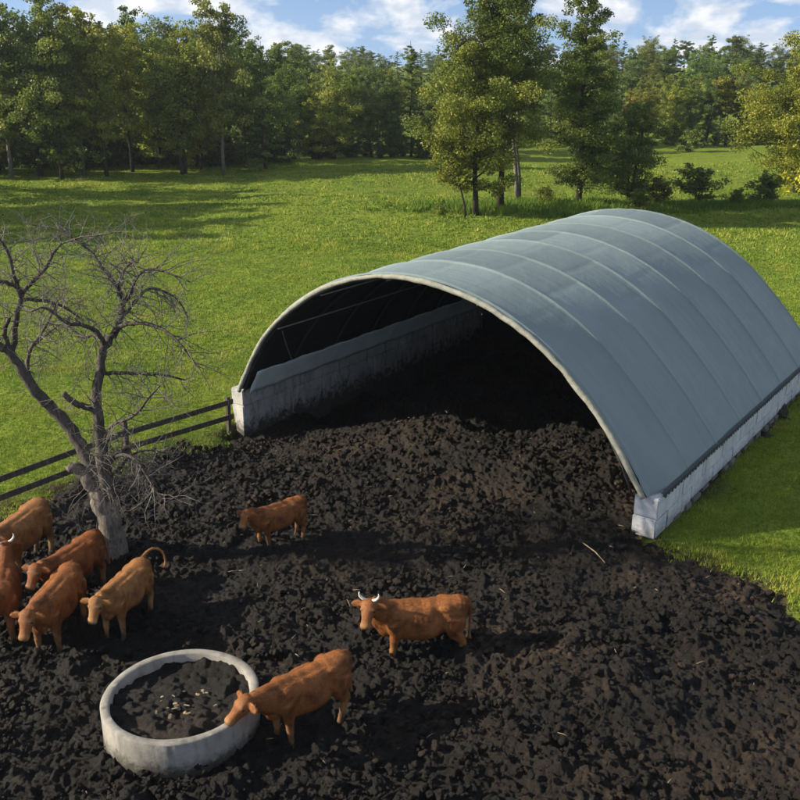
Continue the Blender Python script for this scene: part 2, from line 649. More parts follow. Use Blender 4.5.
def yard_z(x, y):
    """height of the trodden manure without its lumps"""
    z = base_z(x, y)
    u, v = shed_uv(x, y)
    z += (fbm(x * 0.45, y * 0.45, 3, 21) - 0.5) * 0.35
    z += 0.55 * np.exp(-((u - 0.8) / 2.8) ** 2 - ((v - 1.6) / 1.8) ** 2)
    z += (fbm(x * 0.55, y * 0.55, 3, 29) - 0.45) * 1.1 * sstep(0.5, 3.5, v) * (np.abs(u) < 8)
    z += 0.35 * sstep(0, 10, v) * (np.abs(u) < 8) * sstep(-6.0, -3.0, u)
    z -= (0.45 * sstep(-3.2, -6.0, u) * sstep(-0.6, 2.5, v) + 0.65 * sstep(-2.2, -5.6, u) * sstep(1.0, 5.0, v)) * (u > -8)
    z += 0.30 * np.exp(-((x - 3.4) ** 2 + (y - 14.2) ** 2) / 1.5 ** 2)
    return z


def gz(x, y):
    return float(base_z(np.array([x]), np.array([y]))[0])


def yz(x, y):
    return float(yard_z(np.array([x]), np.array([y]))[0])


def axis(lo, hi, step, far_lo, far_hi, grow=1.09):
    a = list(np.arange(lo, hi + 1e-6, step))
    s, p = step, hi
    while p < far_hi:
        s *= grow
        p += s
        a.append(p)
    s, p = step, lo
    while p > far_lo:
        s *= grow
        p -= s
        a.insert(0, p)
    return np.array(a)


# ground sheet
gx_, gy_ = axis(-26, 26, 0.4, -900, 900), axis(2, 60, 0.4, -60, 1500)
X, Y = np.meshgrid(gx_, gy_)
ug_, vg_ = shed_uv(X, Y)
Z = base_z(X, Y) - 0.45 * sstep(-0.1, 1.2, mud_d(X, Y)) - 1.7 * sstep(W / 2 + 0.45, W / 2 + 0.05, np.where(ug_ < 0, -ug_, ug_ + 0.5)) * sstep(-0.8, 0.3, vg_) * sstep(LEN, LEN - 0.6, vg_)
nx, ny = len(gx_), len(gy_)
idx = np.arange(nx * ny).reshape(ny, nx)
F = np.stack([idx[:-1, :-1], idx[:-1, 1:], idx[1:, 1:], idx[1:, :-1]], -1).reshape(-1, 4)
me = np_mesh('ground', np.stack([X, Y, Z], -1).reshape(-1, 3), F)
set_attr(me, 'soil', (sstep(-1.1, 0.0, mud_d(X, Y)) * sstep(0.35, 0.6, fbm(X * 1.3, Y * 1.3, 3, 71) + 0.25 * sstep(-0.6, 0.2, mud_d(X, Y)))).reshape(-1))
tag(link('ground', me, M['ground']), kind='structure')

# manure yard
st = 0.031
mx, my = np.arange(-15.5, 13.0, st), np.arange(9.5, 42.0, st)
X, Y = np.meshgrid(mx, my)
D = mud_d(X, Y)
Zb = yard_z(X, Y)
wx = X + (fbm(X * 4.5, Y * 4.5, 4, 31, 0.6) - 0.5) * 0.32
wy = Y + (fbm(X * 4.5, Y * 4.5, 4, 41, 0.6) - 0.5) * 0.32
big = fbm(X * 0.5, Y * 0.5, 3, 51)
soft = 0.45 + 0.9 * big
H = clods(wx, wy, 0.62, 61, 0.30 + 0.35 * sstep(-2, 6, X)) * 0.36 * soft
H += clods(wx + 3.3, wy + 1.7, 0.23, 71, 0.80) * 0.48 * soft
H += clods(wx * 1.0, wy + 5.1, 0.12, 81, 0.85) * 0.58
H += billow(wx * 4.2, wy * 4.2, 4, 95, 0.66) * 0.17
H += (fbm(X * 13, Y * 13, 3, 91, 0.65) - 0.5) * 0.07
edge = sstep(-0.5, 0.5, D)
Z = Zb + H * (0.25 + 0.75 * edge) - 0.16 - 0.40 * (1 - edge)
dry = sstep(0.40, 0.60, fbm(X * 0.33, Y * 0.33, 5, 101)) * (0.35 + 0.65 * sstep(-3, 4, X - (Y - 14) * 0.2))
dry = dry * (0.55 + 0.9 * vnoise(X * 2.3, Y * 2.3, 103))
u_, v_ = shed_uv(X, Y)
dry = np.maximum(dry, 0.45 * sstep(0, 7, X - 0.4 * (Y - 12)) * (0.4 + 0.9 * vnoise(X * 3.1, Y * 3.1, 107)))
dry = np.maximum(dry, 0.8 * np.exp(-(u_ / 5) ** 2 - ((v_ - 0.5) / 3) ** 2))
keep = D > -0.9
ny, nx = X.shape
idx = np.arange(nx * ny).reshape(ny, nx)
fk = keep[:-1, :-1] & keep[:-1, 1:] & keep[1:, 1:] & keep[1:, :-1]
F = np.stack([idx[:-1, :-1][fk], idx[:-1, 1:][fk], idx[1:, 1:][fk], idx[1:, :-1][fk]], -1)
used = np.unique(F)
remap = np.full(nx * ny, -1)
remap[used] = np.arange(len(used))
me = np_mesh('yard', np.stack([X, Y, Z], -1).reshape(-1, 3)[used], remap[F])
set_attr(me, 'dry', np.clip(dry, 0, 1).reshape(-1)[used])
tag(link('muddy_yard', me, M['mud']), kind='structure')

# loose clods
rng = np.random.default_rng(5)


def clod_shapes(n, seed, sub=3):
    out = []
    r_ = np.random.default_rng(seed)
    for k in range(n):
        bm = bmesh.new()
        bmesh.ops.create_icosphere(bm, subdivisions=sub, radius=1)
        V = np.array([v.co[:] for v in bm.verts])
        Fc = np.array([[v.index for v in f.verts] for f in bm.faces])
        bm.free()
        d = np.ones(len(V))
        for q in range(14):
            a = r_.normal(size=3)
            a /= np.linalg.norm(a)
            d += r_.uniform(-0.30, 0.30) * np.exp(-((V - a) ** 2).sum(1) / 0.22)
        for q in range(9):
            a = r_.normal(size=3)
            a /= np.linalg.norm(a)
            pr_ = (V @ a) * d
            d = np.where(pr_ > 0.62, d * 0.62 / np.maximum(pr_, 1e-6), d)
        d += (fbm(V[:, 0] * 3 + V[:, 2] * 2 + k * 9, V[:, 1] * 3 - V[:, 2] * 2.3, 3, 300 + k) - 0.5) * 0.75
        out.append((V * d[:, None] * r_.uniform(0.7, 1.25, 3), Fc))
    return out


shapes = clod_shapes(14, 3)
small = clod_shapes(14, 4, 2)
N = 9500
cx_ = rng.uniform(-13, 13, N * 3)
cy_ = 11.5 + 17 * rng.random(N * 3) ** 1.3
ok = (mud_d(cx_, cy_) > 0.2) & (fbm(cx_ * 0.5, cy_ * 0.5, 3, 51) + 0.25 * rng.random(N * 3) > 0.52)
cx_, cy_ = cx_[ok][:N], cy_[ok][:N]
cz_ = yard_z(cx_, cy_)
sz = 0.022 + 0.095 * rng.random(len(cx_)) ** 4.0
Vs, Fs, ds, off = [], [], [], 0
for i in range(len(cx_)):
    V, Fc = (shapes if sz[i] > 0.05 else small)[i % 14]
    a = rng.uniform(0, 2 * PI)
    R = np.array([[math.cos(a), -math.sin(a), 0], [math.sin(a), math.cos(a), 0], [0, 0, 0.8]])
    Vs.append(V @ R.T * sz[i] + np.array([cx_[i], cy_[i], cz_[i] + 0.04 + sz[i] * 0.4]))
    Fs.append(Fc + off)
    off += len(V)
    ds.append(np.full(len(V), 1.3 * rng.random() ** 2))
me = np_mesh('clods', np.concatenate(Vs), np.concatenate(Fs))
set_attr(me, 'dry', np.concatenate(ds))
tag(link('manure_clods', me, M['mud']), 'dark crumbly lumps of manure strewn over the yard', 'manure', kind='stuff')

# straw and pale scraps
mb = MB()
rnd = random.Random(8)
for k in range(170):
    x, y = rnd.uniform(-11, 9), 12 + 17 * rnd.random()
    if float(mud_d(np.array([x]), np.array([y]))[0]) < 0.3: continue
    z = yz(x, y) + rnd.uniform(0.0, 0.10)
    a = rnd.uniform(0, 2 * PI)
    l = rnd.uniform(0.04, 0.22)
    dv = Vector((math.cos(a), math.sin(a), rnd.uniform(-0.2, 0.3))) * l
    p = Vector((x, y, z))
    mb.tube([p, p + dv * 0.5 + Vector((0, 0, 0.01)), p + dv], [0.006, 0.007, 0.004], 4)
tag(mb.build('straw', M['straw'], smooth=True), 'pale scraps of straw trodden into the dark yard', 'straw', kind='stuff')

mb = MB()
a, b = ground_at(583, 541, 0.12), ground_at(605, 562, 0.12)
mb.tube([(a[0], a[1], yz(*a) + 0.10), ((a[0] + b[0]) / 2 + 0.03, (a[1] + b[1]) / 2, yz(*a) + 0.14), (b[0], b[1], yz(*b) + 0.09)],
        [0.012, 0.016, 0.010], 6)
tag(mb.build('stick', M['straw'], smooth=True), 'thin pale stick lying on the manure left of the right wall end', 'stick')


# ------------------------------------------------------------------ grass
def blades(xs, ys, h, w, n, seed, lean=0.6):
    r_ = np.random.default_rng(seed)
    T = len(xs)
    x = np.repeat(xs, n) + r_.normal(0, 1, T * n) * np.repeat(h, n) * 0.35
    y = np.repeat(ys, n) + r_.normal(0, 1, T * n) * np.repeat(h, n) * 0.35
    z = np.where(mud_d(x, y) > 0.15, yard_z(x, y) - 0.10, base_z(x, y) - 0.02)
    hh = np.repeat(h, n) * r_.uniform(0.5, 1.2, T * n)
    ww = np.repeat(w, n) * r_.uniform(0.7, 1.3, T * n)
    a = r_.uniform(0, 2 * PI, T * n)
    la = r_.uniform(0, 2 * PI, T * n)
    ll = hh * r_.uniform(0.1, lean, T * n)
    bx, by = np.cos(a) * ww, np.sin(a) * ww
    P = np.stack([np.stack([x - bx, y - by, z], -1), np.stack([x + bx, y + by, z], -1),
                  np.stack([x + np.cos(la) * ll, y + np.sin(la) * ll, z + hh], -1)], 1)
    cl = fbm(xs * 1.1, ys * 0.8, 3, 55)
    t = np.clip(np.repeat(r_.beta(2, 2.6, T) * 0.55 + (cl - 0.5) * 1.1 + 0.22, n) + r_.normal(0, 0.12, T * n), 0, 1)
    return P.reshape(-1, 3), t


def scatter(n, seed, near, far):
    r_ = np.random.default_rng(seed)
    y = near + (far - near) * r_.random(n)
    x = (r_.random(n) * 2 - 1) * (y * 0.46 + 2)
    d = mud_d(x, y)
    u, v = shed_uv(x, y)
    ok = (d < 0.75 * r_.random(n) ** 3 - 0.05) & ~((d > -0.7) & (fbm(x * 1.3, y * 1.3, 3, 71) > 0.50 + 0.25 * r_.random(n))) & ~((np.abs(u) < W / 2 + 0.7) & (v > -0.3) & (v < LEN + 0.5))
    return x[ok], y[ok]


Ps, ts = [], []
for k, (n, near, far, h, w, nb) in enumerate(((95000, 15, 36, 0.105, 0.012, 4), (95000, 34, 62, 0.125, 0.021, 3),
                                              (60000, 58, 118, 0.17, 0.05, 3))):
    x, y = scatter(n, 200 + k, near, far)
    hh = h * (0.30 + 1.2 * fbm(x * 1.1, y * 0.8, 3, 55)) * np.random.default_rng(k).uniform(0.7, 1.3, len(x))
    P, t = blades(x, y, hh, np.full(len(x), w), nb, 300 + k)
    Ps.append(P)
    ts.append(t)
P, t = np.concatenate(Ps), np.concatenate(ts)
me = np_mesh('grass', P, np.arange(len(P)).reshape(-1, 3), False)
set_attr(me, 'tint', t, 'FACE')
tag(link('grass', me, M['grass']), 'green pasture grass growing around the yard and across the field', 'grass', kind='stuff')

# ------------------------------------------------------------------ shelter
RAD = (W * W / 4 + RISE * RISE) / (2 * RISE)
ALPHA = math.asin(W / 2 / RAD)
NRIB = 8
RIBS = [LEN * i / (NRIB - 1) for i in range(NRIB)]


def arc(s, v, dr=0.0):
    """s -1..1 across the arch, v along it"""
    a = s * ALPHA
    return sh((RAD + dr) * math.sin(a), v, WALL + (RAD + dr) * math.cos(a) - (RAD - RISE))


shelter = empty('fabric_shelter', sh(0, 0, 0))
tag(shelter, 'large arched grey blue tarpaulin cattle shelter standing on two concrete block walls', 'shelter')
inv = Matrix.Translation(-sh(0, 0, 0))


def child(mb_, name, mat, parent=shelter, smooth=False):
    o = mb_.build(name, mat, parent, smooth)
    o.data.transform(inv)
    return o


NS, NV = 150, 420
vv = np.linspace(-0.10, LEN + 0.05, NV)
ss = np.linspace(-1.0, 1.0, NS)
SS, VV = np.meshgrid(ss, vv)
bay = LEN / (NRIB - 1)
fr = (VV / bay) % 1.0
bi = np.floor(VV / bay)
sag = -(0.040 + 0.02 * _hash(bi, bi * 0, 3)) * np.sin(np.clip(fr, 0, 1) * PI) ** 0.8
sag *= (1 - np.abs(SS) ** 6)
ridge = 0.040 * np.exp(-(np.minimum(fr, 1 - fr) * bay / 0.045) ** 2)
wr = (fbm(SS * 16, VV * 1.3, 4, 7) - 0.5) * 0.022 + (fbm(SS * 5, VV * 5, 4, 8) - 0.5) * 0.020
seamj = np.abs(((SS * 5 + 0.35 * np.floor(VV / bay) * 0.9) % 1.0) - 0.5)
wr = wr + 0.018 * (sstep(0.50, 0.44, seamj) - 1) * (1 - sstep(0.3, 0.7, SS))
cr_ = 0.03 * (vnoise(SS * 40, VV * 3.0, 9) - 0.5) * sstep(0.75, 1.0, np.abs(SS))
gather = 0.07 * (vnoise(SS * 60 + VV * 8, VV * 2, 10) - 0.5) * sstep(0.90, 1.0, np.abs(SS)) * sstep(1.6, 0.0, VV)
DR = 0.05 + sag + ridge + wr + cr_ + gather
A_ = SS * ALPHA
R_ = RAD + DR
U_ = R_ * np.sin(A_)
Zt = WALL + R_ * np.cos(A_) - (RAD - RISE)
U_ = U_ + (SS > 0) * 0.54 * np.clip(1 - (Zt - WALL) / 2.5, 0, 1) ** 1.5 * (0.55 + 0.45 * sstep(-0.1, 0.9, VV))
Px = FX + CX.x * U_ + AX.x * VV
Py = FY + CX.y * U_ + AX.y * VV
idx = np.arange(NS * NV).reshape(NV, NS)
F = np.stack([idx[:-1, :-1], idx[:-1, 1:], idx[1:, 1:], idx[1:, :-1]], -1).reshape(-1, 4)
V = np.stack([Px - FX, Py - FY, Zt], -1).reshape(-1, 3)
me = np_mesh('tarp_cover', V, F)
joint = np.floor(SS * 5 + 0.35 * np.floor(VV / bay) * 0.9 + 10)
set_attr(me, 'panel', (0.5 + 1.0 * (_hash(bi, joint, 15) - 0.5) * (1 - sstep(0.25, 0.7, SS))).reshape(-1))
set_attr(me, 'seam', (0.7 * np.exp(-(np.minimum(fr, 1 - fr) * bay / 0.035) ** 2)).reshape(-1))
cover = link('tarp_cover', me, M['tarp'], shelter)
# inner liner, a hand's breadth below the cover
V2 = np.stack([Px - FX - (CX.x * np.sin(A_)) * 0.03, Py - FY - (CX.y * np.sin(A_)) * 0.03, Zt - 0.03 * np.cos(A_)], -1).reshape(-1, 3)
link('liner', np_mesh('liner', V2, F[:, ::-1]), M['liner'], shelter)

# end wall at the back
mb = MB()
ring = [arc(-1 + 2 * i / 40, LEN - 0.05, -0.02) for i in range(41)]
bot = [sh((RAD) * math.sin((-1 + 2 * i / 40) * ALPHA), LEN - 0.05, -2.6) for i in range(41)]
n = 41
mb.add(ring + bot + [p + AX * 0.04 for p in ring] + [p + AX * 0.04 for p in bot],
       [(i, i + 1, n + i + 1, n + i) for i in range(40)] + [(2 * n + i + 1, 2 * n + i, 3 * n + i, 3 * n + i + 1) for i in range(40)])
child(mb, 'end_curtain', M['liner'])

# front hem rolled round the first arch, crumpled
mb = MB()
hp, hr = [], []
hs = np.linspace(-1, 1, 181)
hn = [fbm(hs * 14, hs * 0 + q, 3, 60 + q) - 0.5 for q in (1, 2, 3)]
for i, s in enumerate(hs):
    p_ = arc(s, -0.13 + 0.06 * hn[0][i], -0.03 + 0.07 * hn[1][i])
    if s > 0: p_ = p_ + CX * (0.50 * 0.55 * max(0, 1 - (p_.z - WALL) / 2.5) ** 1.5)
    hp.append(p_)
    hr.append(0.078 + 0.045 * hn[2][i])
mb.tube(hp, hr, 10)
child(mb, 'front_hem', M['hem'], smooth=True)

for i, v in enumerate(RIBS):
    mb = MB()
    mb.tube([arc(-1 + 2 * k / 48, min(max(v, -0.06), LEN - 0.15), -0.10) for k in range(49)], 0.035, 8)
    child(mb, 'arch_rib', M['dark_steel'], smooth=True)
for s in (-0.66, -0.40, -0.1, 0.25, 0.6):
    mb = MB()
    mb.tube([arc(s, v, -0.165) for v in (-0.02, LEN * 0.33, LEN * 0.66, LEN - 0.2)], 0.024, 6)
    child(mb, 'purlin', M['steel'], smooth=True)
for (s0, s1, v0, v1) in ((-0.66, -0.95, 0.1, RIBS[1]),):
    mb = MB()
    mb.tube([arc(s0 + (s1 - s0) * k / 12, v0 + (v1 - v0) * k / 12, -0.28) for k in range(13)], 0.018, 6)
    child(mb, 'brace_wire', M['steel'], smooth=True)

# pale lining sheet above the left wall, inside
mb = MB()
rows = []
for k in range(7):
    s = -0.995 + 0.108 * k / 6
    rows.append([arc(s, 0.05 + (LEN - 0.3) * j / 60, -0.31 + 0.02 * math.sin(j * 0.9 + k) + 0.012 * math.sin(j * 2.3)) for j in range(61)])
V = [p for r in rows for p in r]
F = [(k * 61 + j, k * 61 + j + 1, (k + 1) * 61 + j + 1, (k + 1) * 61 + j) for k in range(6) for j in range(60)]
mb.add(V, F)
o = child(mb, 'lining_sheet', M['skirt'], smooth=True)
md = o.modifiers.new('thickness', 'SOLIDIFY')
md.thickness = 0.012

# lacing along the wall tops: a dark band with toothed lower edge on the right, a broken dark line on the left
rnd = random.Random(20)
mb = MB()
V, F = [], []
v, k = 0.25, 0
while v < LEN - 0.05:
    lo = -0.065 - rnd.uniform(0, 0.03) if k % 2 else -0.012
    for vv_ in (v, v + 0.085):
        V += [sh(W / 2 + 0.555, vv_, WALL + 0.07), sh(W / 2 + 0.615, vv_, WALL + 0.045), sh(W / 2 + 0.626, vv_, WALL + lo)]
    v += 0.105 + rnd.uniform(-0.01, 0.01)
    k += 1
nq = len(V) // 3
F = [(i * 3 + q, (i + 1) * 3 + q, (i + 1) * 3 + q + 1, i * 3 + q + 1) for i in range(nq - 1) for q in (0, 1)]
mb.add(V, F)
o = child(mb, 'lacing', M['lace'])
o.modifiers.new('thickness', 'SOLIDIFY').thickness = 0.012
mb = MB()
pts, rad = [], []
v, k = 0.05, 0
while v < LEN - 0.2:
    for q, rr_ in ((0, .008), (.03, .032), (.15 + rnd.uniform(-.03, .05), .030), (.19, .008)):
        pts.append(sh(-W / 2 + 0.018, v + q, WALL - 0.018 + rnd.uniform(-.01, .01)))
        rad.append(rr_)
    v += 0.31
mb.tube(pts, rad, 6)
child(mb, 'lacing', M['lace'])


# walls: two courses of big concrete blocks each
def block_mesh(u0, u1, v0, v1, z0, z1, seed, cham=None):
    bm = bmesh.new()
    bmesh.ops.create_cube(bm, size=1)
    for v in bm.verts:
        v.co = Vector(((u0 + u1) / 2 + v.co.x * (u1 - u0), (v0 + v1) / 2 + v.co.y * (v1 - v0), (z0 + z1) / 2 + v.co.z * (z1 - z0)))
    if cham:
        for v in bm.verts:
            if v.co.z < (z0 + z1) / 2 and v.co.x < (u0 + u1) / 2:
                v.co.x += cham
    bmesh.ops.bevel(bm, geom=bm.edges[:], offset=0.028, segments=2, affect='EDGES')
    bmesh.ops.subdivide_edges(bm, edges=[e for e in bm.edges if e.calc_length() > 0.25], cuts=3, use_grid_fill=True)
    r_ = random.Random(seed)
    for v in bm.verts:
        v.co += Vector((r_.uniform(-1, 1), r_.uniform(-1, 1), r_.uniform(-1, 1))) * 0.004
    for v in bm.verts:
        v.co = Matrix.Rotation(-YAW, 3, 'Z') @ v.co
    me_ = bpy.data.meshes.new('block')
    bm.to_mesh(me_)
    bm.free()
    return me_


def block_wall(ua, ub, mat, label, seed, right):
    w = empty('block_wall', sh(0, 0, 0))
    tag(w, label, 'wall')
    r_ = random.Random(seed)
    zt = WALL - 0.012
    zm = WALL - 0.56
    for course, (z0, z1) in enumerate(((zm + 0.007, zt), (-1.9 if not right else -0.02, zm - 0.007))):
        v = -0.02
        first = True
        while v < LEN:
            l = (1.6 if not (course == 1 and first) else 0.8) + r_.uniform(-0.12, 0.12)
            e = min(v + l, LEN)
            if LEN - e < 0.4: e = LEN
            j = r_.uniform(-0.012, 0.012)
            ch = None
            zb_ = z0 + 0.15 if right and course == 1 and v > 1.0 else z0
            if first and not right and course == 1: ch = 0.42
            link('block', block_mesh(ua + j, ub + j, v + 0.018, e - 0.018, zb_, z1, r_.random(), ch), mat, w)
            first = False
            v = e
    mb = MB()  # unseen core added inside the wall to stop sun leaking through joints
    mb.box(sh((ua + ub) / 2, LEN / 2, (zt - 0.06 + (0.16 if right else -1.0)) / 2), (ub - ua - 0.12, LEN - 0.2, zt - 0.06 - (0.16 if right else -1.0)), Matrix.Rotation(-YAW, 3, 'Z'))
    child(mb, 'joint_light_plug', M['footing'], w)
    if right:       # rough footing stones under the outside
        v = 1.2
        while v < LEN - 0.3:
            l = r_.uniform(0.35, 0.6)
            link('footing_stone', block_mesh(ub - 0.35, ub + 0.02 + r_.uniform(-0.05, 0.06), v, v + l, -0.5, 0.125 - r_.uniform(0, 0.02), r_.random()),
                 M['footing'], w)
            v += l + r_.uniform(0.1, 0.35)
    return w


block_wall(-W / 2 - 0.52, -W / 2 + 0.02, M['wall_in'], 'stained concrete block wall carrying the left side of the shelter', 1, False)
block_wall(W / 2 - 0.02, W / 2 + 0.60, M['wall_out'], 'pale concrete block wall carrying the right side of the shelter beside the grass', 2, True)

# ------------------------------------------------------------------ fence
fence = empty('wooden_fence', (FENCE_B[0], FENCE_B[1], gz(*FENCE_B)))
tag(fence, 'dark wooden fence of two rails running from the left wall end behind the bare tree', 'fence')
fa, fb = Vector((*FENCE_A, 0)), Vector((*FENCE_B, 0))
fd = (fb - fa).normalized()
finv = Matrix.Translation(-Vector((FENCE_B[0], FENCE_B[1], gz(*FENCE_B))))
posts = [fb + fd * 0.22, fb - fd * 3.95, fb - fd * 8.75, fb - fd * 12.6]
rnd = random.Random(5)
frot = Matrix.Rotation(math.atan2(fd.y, fd.x), 3, 'Z')
tops = []
for i, p in enumerate(posts):
    g = gz(p.x, p.y)
    mb = MB()
    h = 1.35 if i else 1.2
    mb.box((p.x, p.y, g + h / 2 - 0.2), (0.13, 0.13, h + 0.4), frot @ Matrix.Rotation(rnd.uniform(-0.04, 0.04), 3, 'X'), 0.012)
    o = mb.build('post', M['wood'], fence)
    o.data.transform(finv)
    tops.append(g)
for h in (0.50, 1.0):
    for i in range(3):
        a, b = posts[i], posts[i + 1]
        za, zb = tops[i] + h + rnd.uniform(-0.03, 0.03), tops[i + 1] + h + rnd.uniform(-0.03, 0.03)
        A3, B3 = Vector((a.x, a.y, za)), Vector((b.x, b.y, zb))
        off = Vector((fd.y, -fd.x, 0)) * 0.085
        d = B3 - A3
        mb = MB()
        q = d.to_track_quat('X', 'Z').to_matrix()
        mb.box((A3 + B3) / 2 + off, (d.length + (0.32 if i == 0 else 0.1), 0.045, 0.17), q, 0.008)
        o = mb.build('rail', M['wood'], fence)
        o.data.transform(finv)

# ------------------------------------------------------------------ trough
TC = ground_at(180.5, 692, 0.62)
tz = yz(*TC)
TR, TH = 1.36, 0.66
trough = MB()
prof = [(TR - 0.17, 0.0), (TR - 0.16, TH - 0.02), (TR - 0.14, TH), (TR - 0.022, TH), (TR, TH - 0.022), (TR - 0.005, TH * 0.45), (TR + 0.01, -0.25)]
seg = 96
V, F = [], []
for i in range(seg):
    a = 2 * PI * i / seg
    for k, (r, z) in enumerate(prof):
        wob = 0.002 * math.sin(a * 7 + k) + 0.002 * math.sin(a * 17 + 2 * k) + 0.008 * math.sin(a * 2)
        V.append(((r + wob) * math.cos(a), (r + wob) * math.sin(a), z + 0.004 * math.sin(a * 3 + 1)))
m_ = len(prof)
for i in range(seg):
    for k in range(m_ - 1):
        a, b = i * m_ + k, ((i + 1) % seg) * m_ + k
        F.append((a, a + 1, b + 1, b))
trough.add(V, F)
o = trough.build('concrete_trough', M['trough'], smooth=True)
o.location = (TC[0], TC[1], tz - 0.02)
tag(o, 'round pale concrete trough ring sunk in the dark manure', 'trough')
md = o.modifiers.new('split', 'EDGE_SPLIT')
md.split_angle = math.radians(50)

g_ = np.arange(-TR, TR, 0.025)
X, Y = np.meshgrid(g_, g_)
R2 = np.sqrt(X * X + Y * Y)
Z = 0.45 + clods(X + fbm(X * 4, Y * 4, 2, 1) * 0.2, Y, 0.34, 3, 0.6) * 0.4 + clods(X, Y, 0.15, 5, 0.8) * 0.6 + (fbm(X * 3, Y * 3, 4, 2) - 0.5) * 0.12 \
    - 0.05 * np.exp(-(R2 / 0.6) ** 2)
kp = R2 < TR - 0.08
ny, nx = X.shape
idx = np.arange(nx * ny).reshape(ny, nx)
fk = kp[:-1, :-1] & kp[:-1, 1:] & kp[1:, 1:] & kp[1:, :-1]
F = np.stack([idx[:-1, :-1][fk], idx[:-1, 1:][fk], idx[1:, 1:][fk], idx[1:, :-1][fk]], -1)
used = np.unique(F)
remap = np.full(nx * ny, -1)
remap[used] = np.arange(len(used))
me = np_mesh('muck', np.stack([X, Y, Z], -1).reshape(-1, 3)[used], remap[F])
set_attr(me, 'dry', (0.9 * sstep(0.4, 0.6, fbm(X * 1.5, Y * 1.5, 3, 77))).reshape(-1)[used])
o = link('feed_residue', me, M['mud'])
o.location = (TC[0], TC[1], tz - 0.02)
tag(o, 'dark soil like feed residue filling the round concrete trough', 'feed', kind='stuff')
mb = MB()
rnd = random.Random(12)
for k in range(22):
    a, r = rnd.uniform(0, 2 * PI), 0.75 * rnd.random()
    x, y = TC[0] + 0.05 + r * math.cos(a) * 0.8, TC[1] - 0.1 + r * math.sin(a) * 0.6
    mb.box((x, y, tz + 0.51 + rnd.uniform(-0.03, 0.03)), (rnd.uniform(0.04, 0.13), rnd.uniform(0.015, 0.06), 0.010),
           Matrix.Rotation(rnd.uniform(0, 3), 3, 'Z') @ Matrix.Rotation(rnd.uniform(-0.4, 0.4), 3, 'X'), 0.008)
tag(mb.build('feed_scraps', M['straw']), 'pale dry feed scraps lying on the dark muck inside the trough', 'feed', kind='stuff')


# ------------------------------------------------------------------ cows
def loft(bm, rings, n=20, p=2.3):
    """rings: (centre, forward, up, half height, half width)"""
    prev = None
    first = None
    for c, fwd, up, hh, hw in rings:
        c, fwd, up = Vector(c), Vector(fwd).normalized(), Vector(up)
        up = (up - fwd * up.dot(fwd)).normalized()
        sd_ = fwd.cross(up)
        vs = []
        for k in range(n):
            a = 2 * PI * k / n
            ca, sa = math.cos(a), math.sin(a)
            ca = math.copysign(abs(ca) ** (2 / p), ca)
            sa = math.copysign(abs(sa) ** (2 / p), sa)
            vs.append(bm.verts.new(c + sd_ * (ca * hw) + up * (sa * hh)))
        if prev:
            for k in range(n):
                bm.faces.new((prev[k], prev[(k + 1) % n], vs[(k + 1) % n], vs[k]))
        else:
            first = vs
        prev = vs
    bm.faces.new(first[::-1])
    bm.faces.new(prev)


def chain(bm, pts, rad, n=14, flat=1.0, up=(0, 1, 0)):
    pts = [Vector(p) for p in pts]
    rings = []
    for i, p in enumerate(pts):
        t = pts[min(i + 1, len(pts) - 1)] - pts[max(i - 1, 0)]
        u = Vector(up)
        if abs(t.normalized().dot(u)) > 0.95: u = Vector((1, 0, 0))
        rings.append((p, t, u, rad[i] * flat, rad[i]))
    loft(bm, rings, n, 2.0)


def blob(bm, c, r):
    g = bmesh.ops.create_uvsphere(bm, u_segments=16, v_segments=10, radius=1)
    for v in g['verts']:
        v.co = Vector((c[0] + v.co.x * r[0], c[1] + v.co.y * r[1], c[2] + v.co.z * r[2]))


def bez(pts, n):
    """smooth polyline through pts"""
    pts = [Vector(p) for p in pts]
    out = []
    for i in range(len(pts) - 1):
        p0, p1, p2, p3 = pts[max(i - 1, 0)], pts[i], pts[i + 1], pts[min(i + 2, len(pts) - 1)]
        for k in range(n):
            t = k / n
            out.append(0.5 * ((2 * p1) + (p2 - p0) * t + (2 * p0 - 5 * p1 + 4 * p2 - p3) * t * t + (3 * p1 - p0 - 3 * p2 + p3) * t ** 3))
    out.append(pts[-1])
    return out


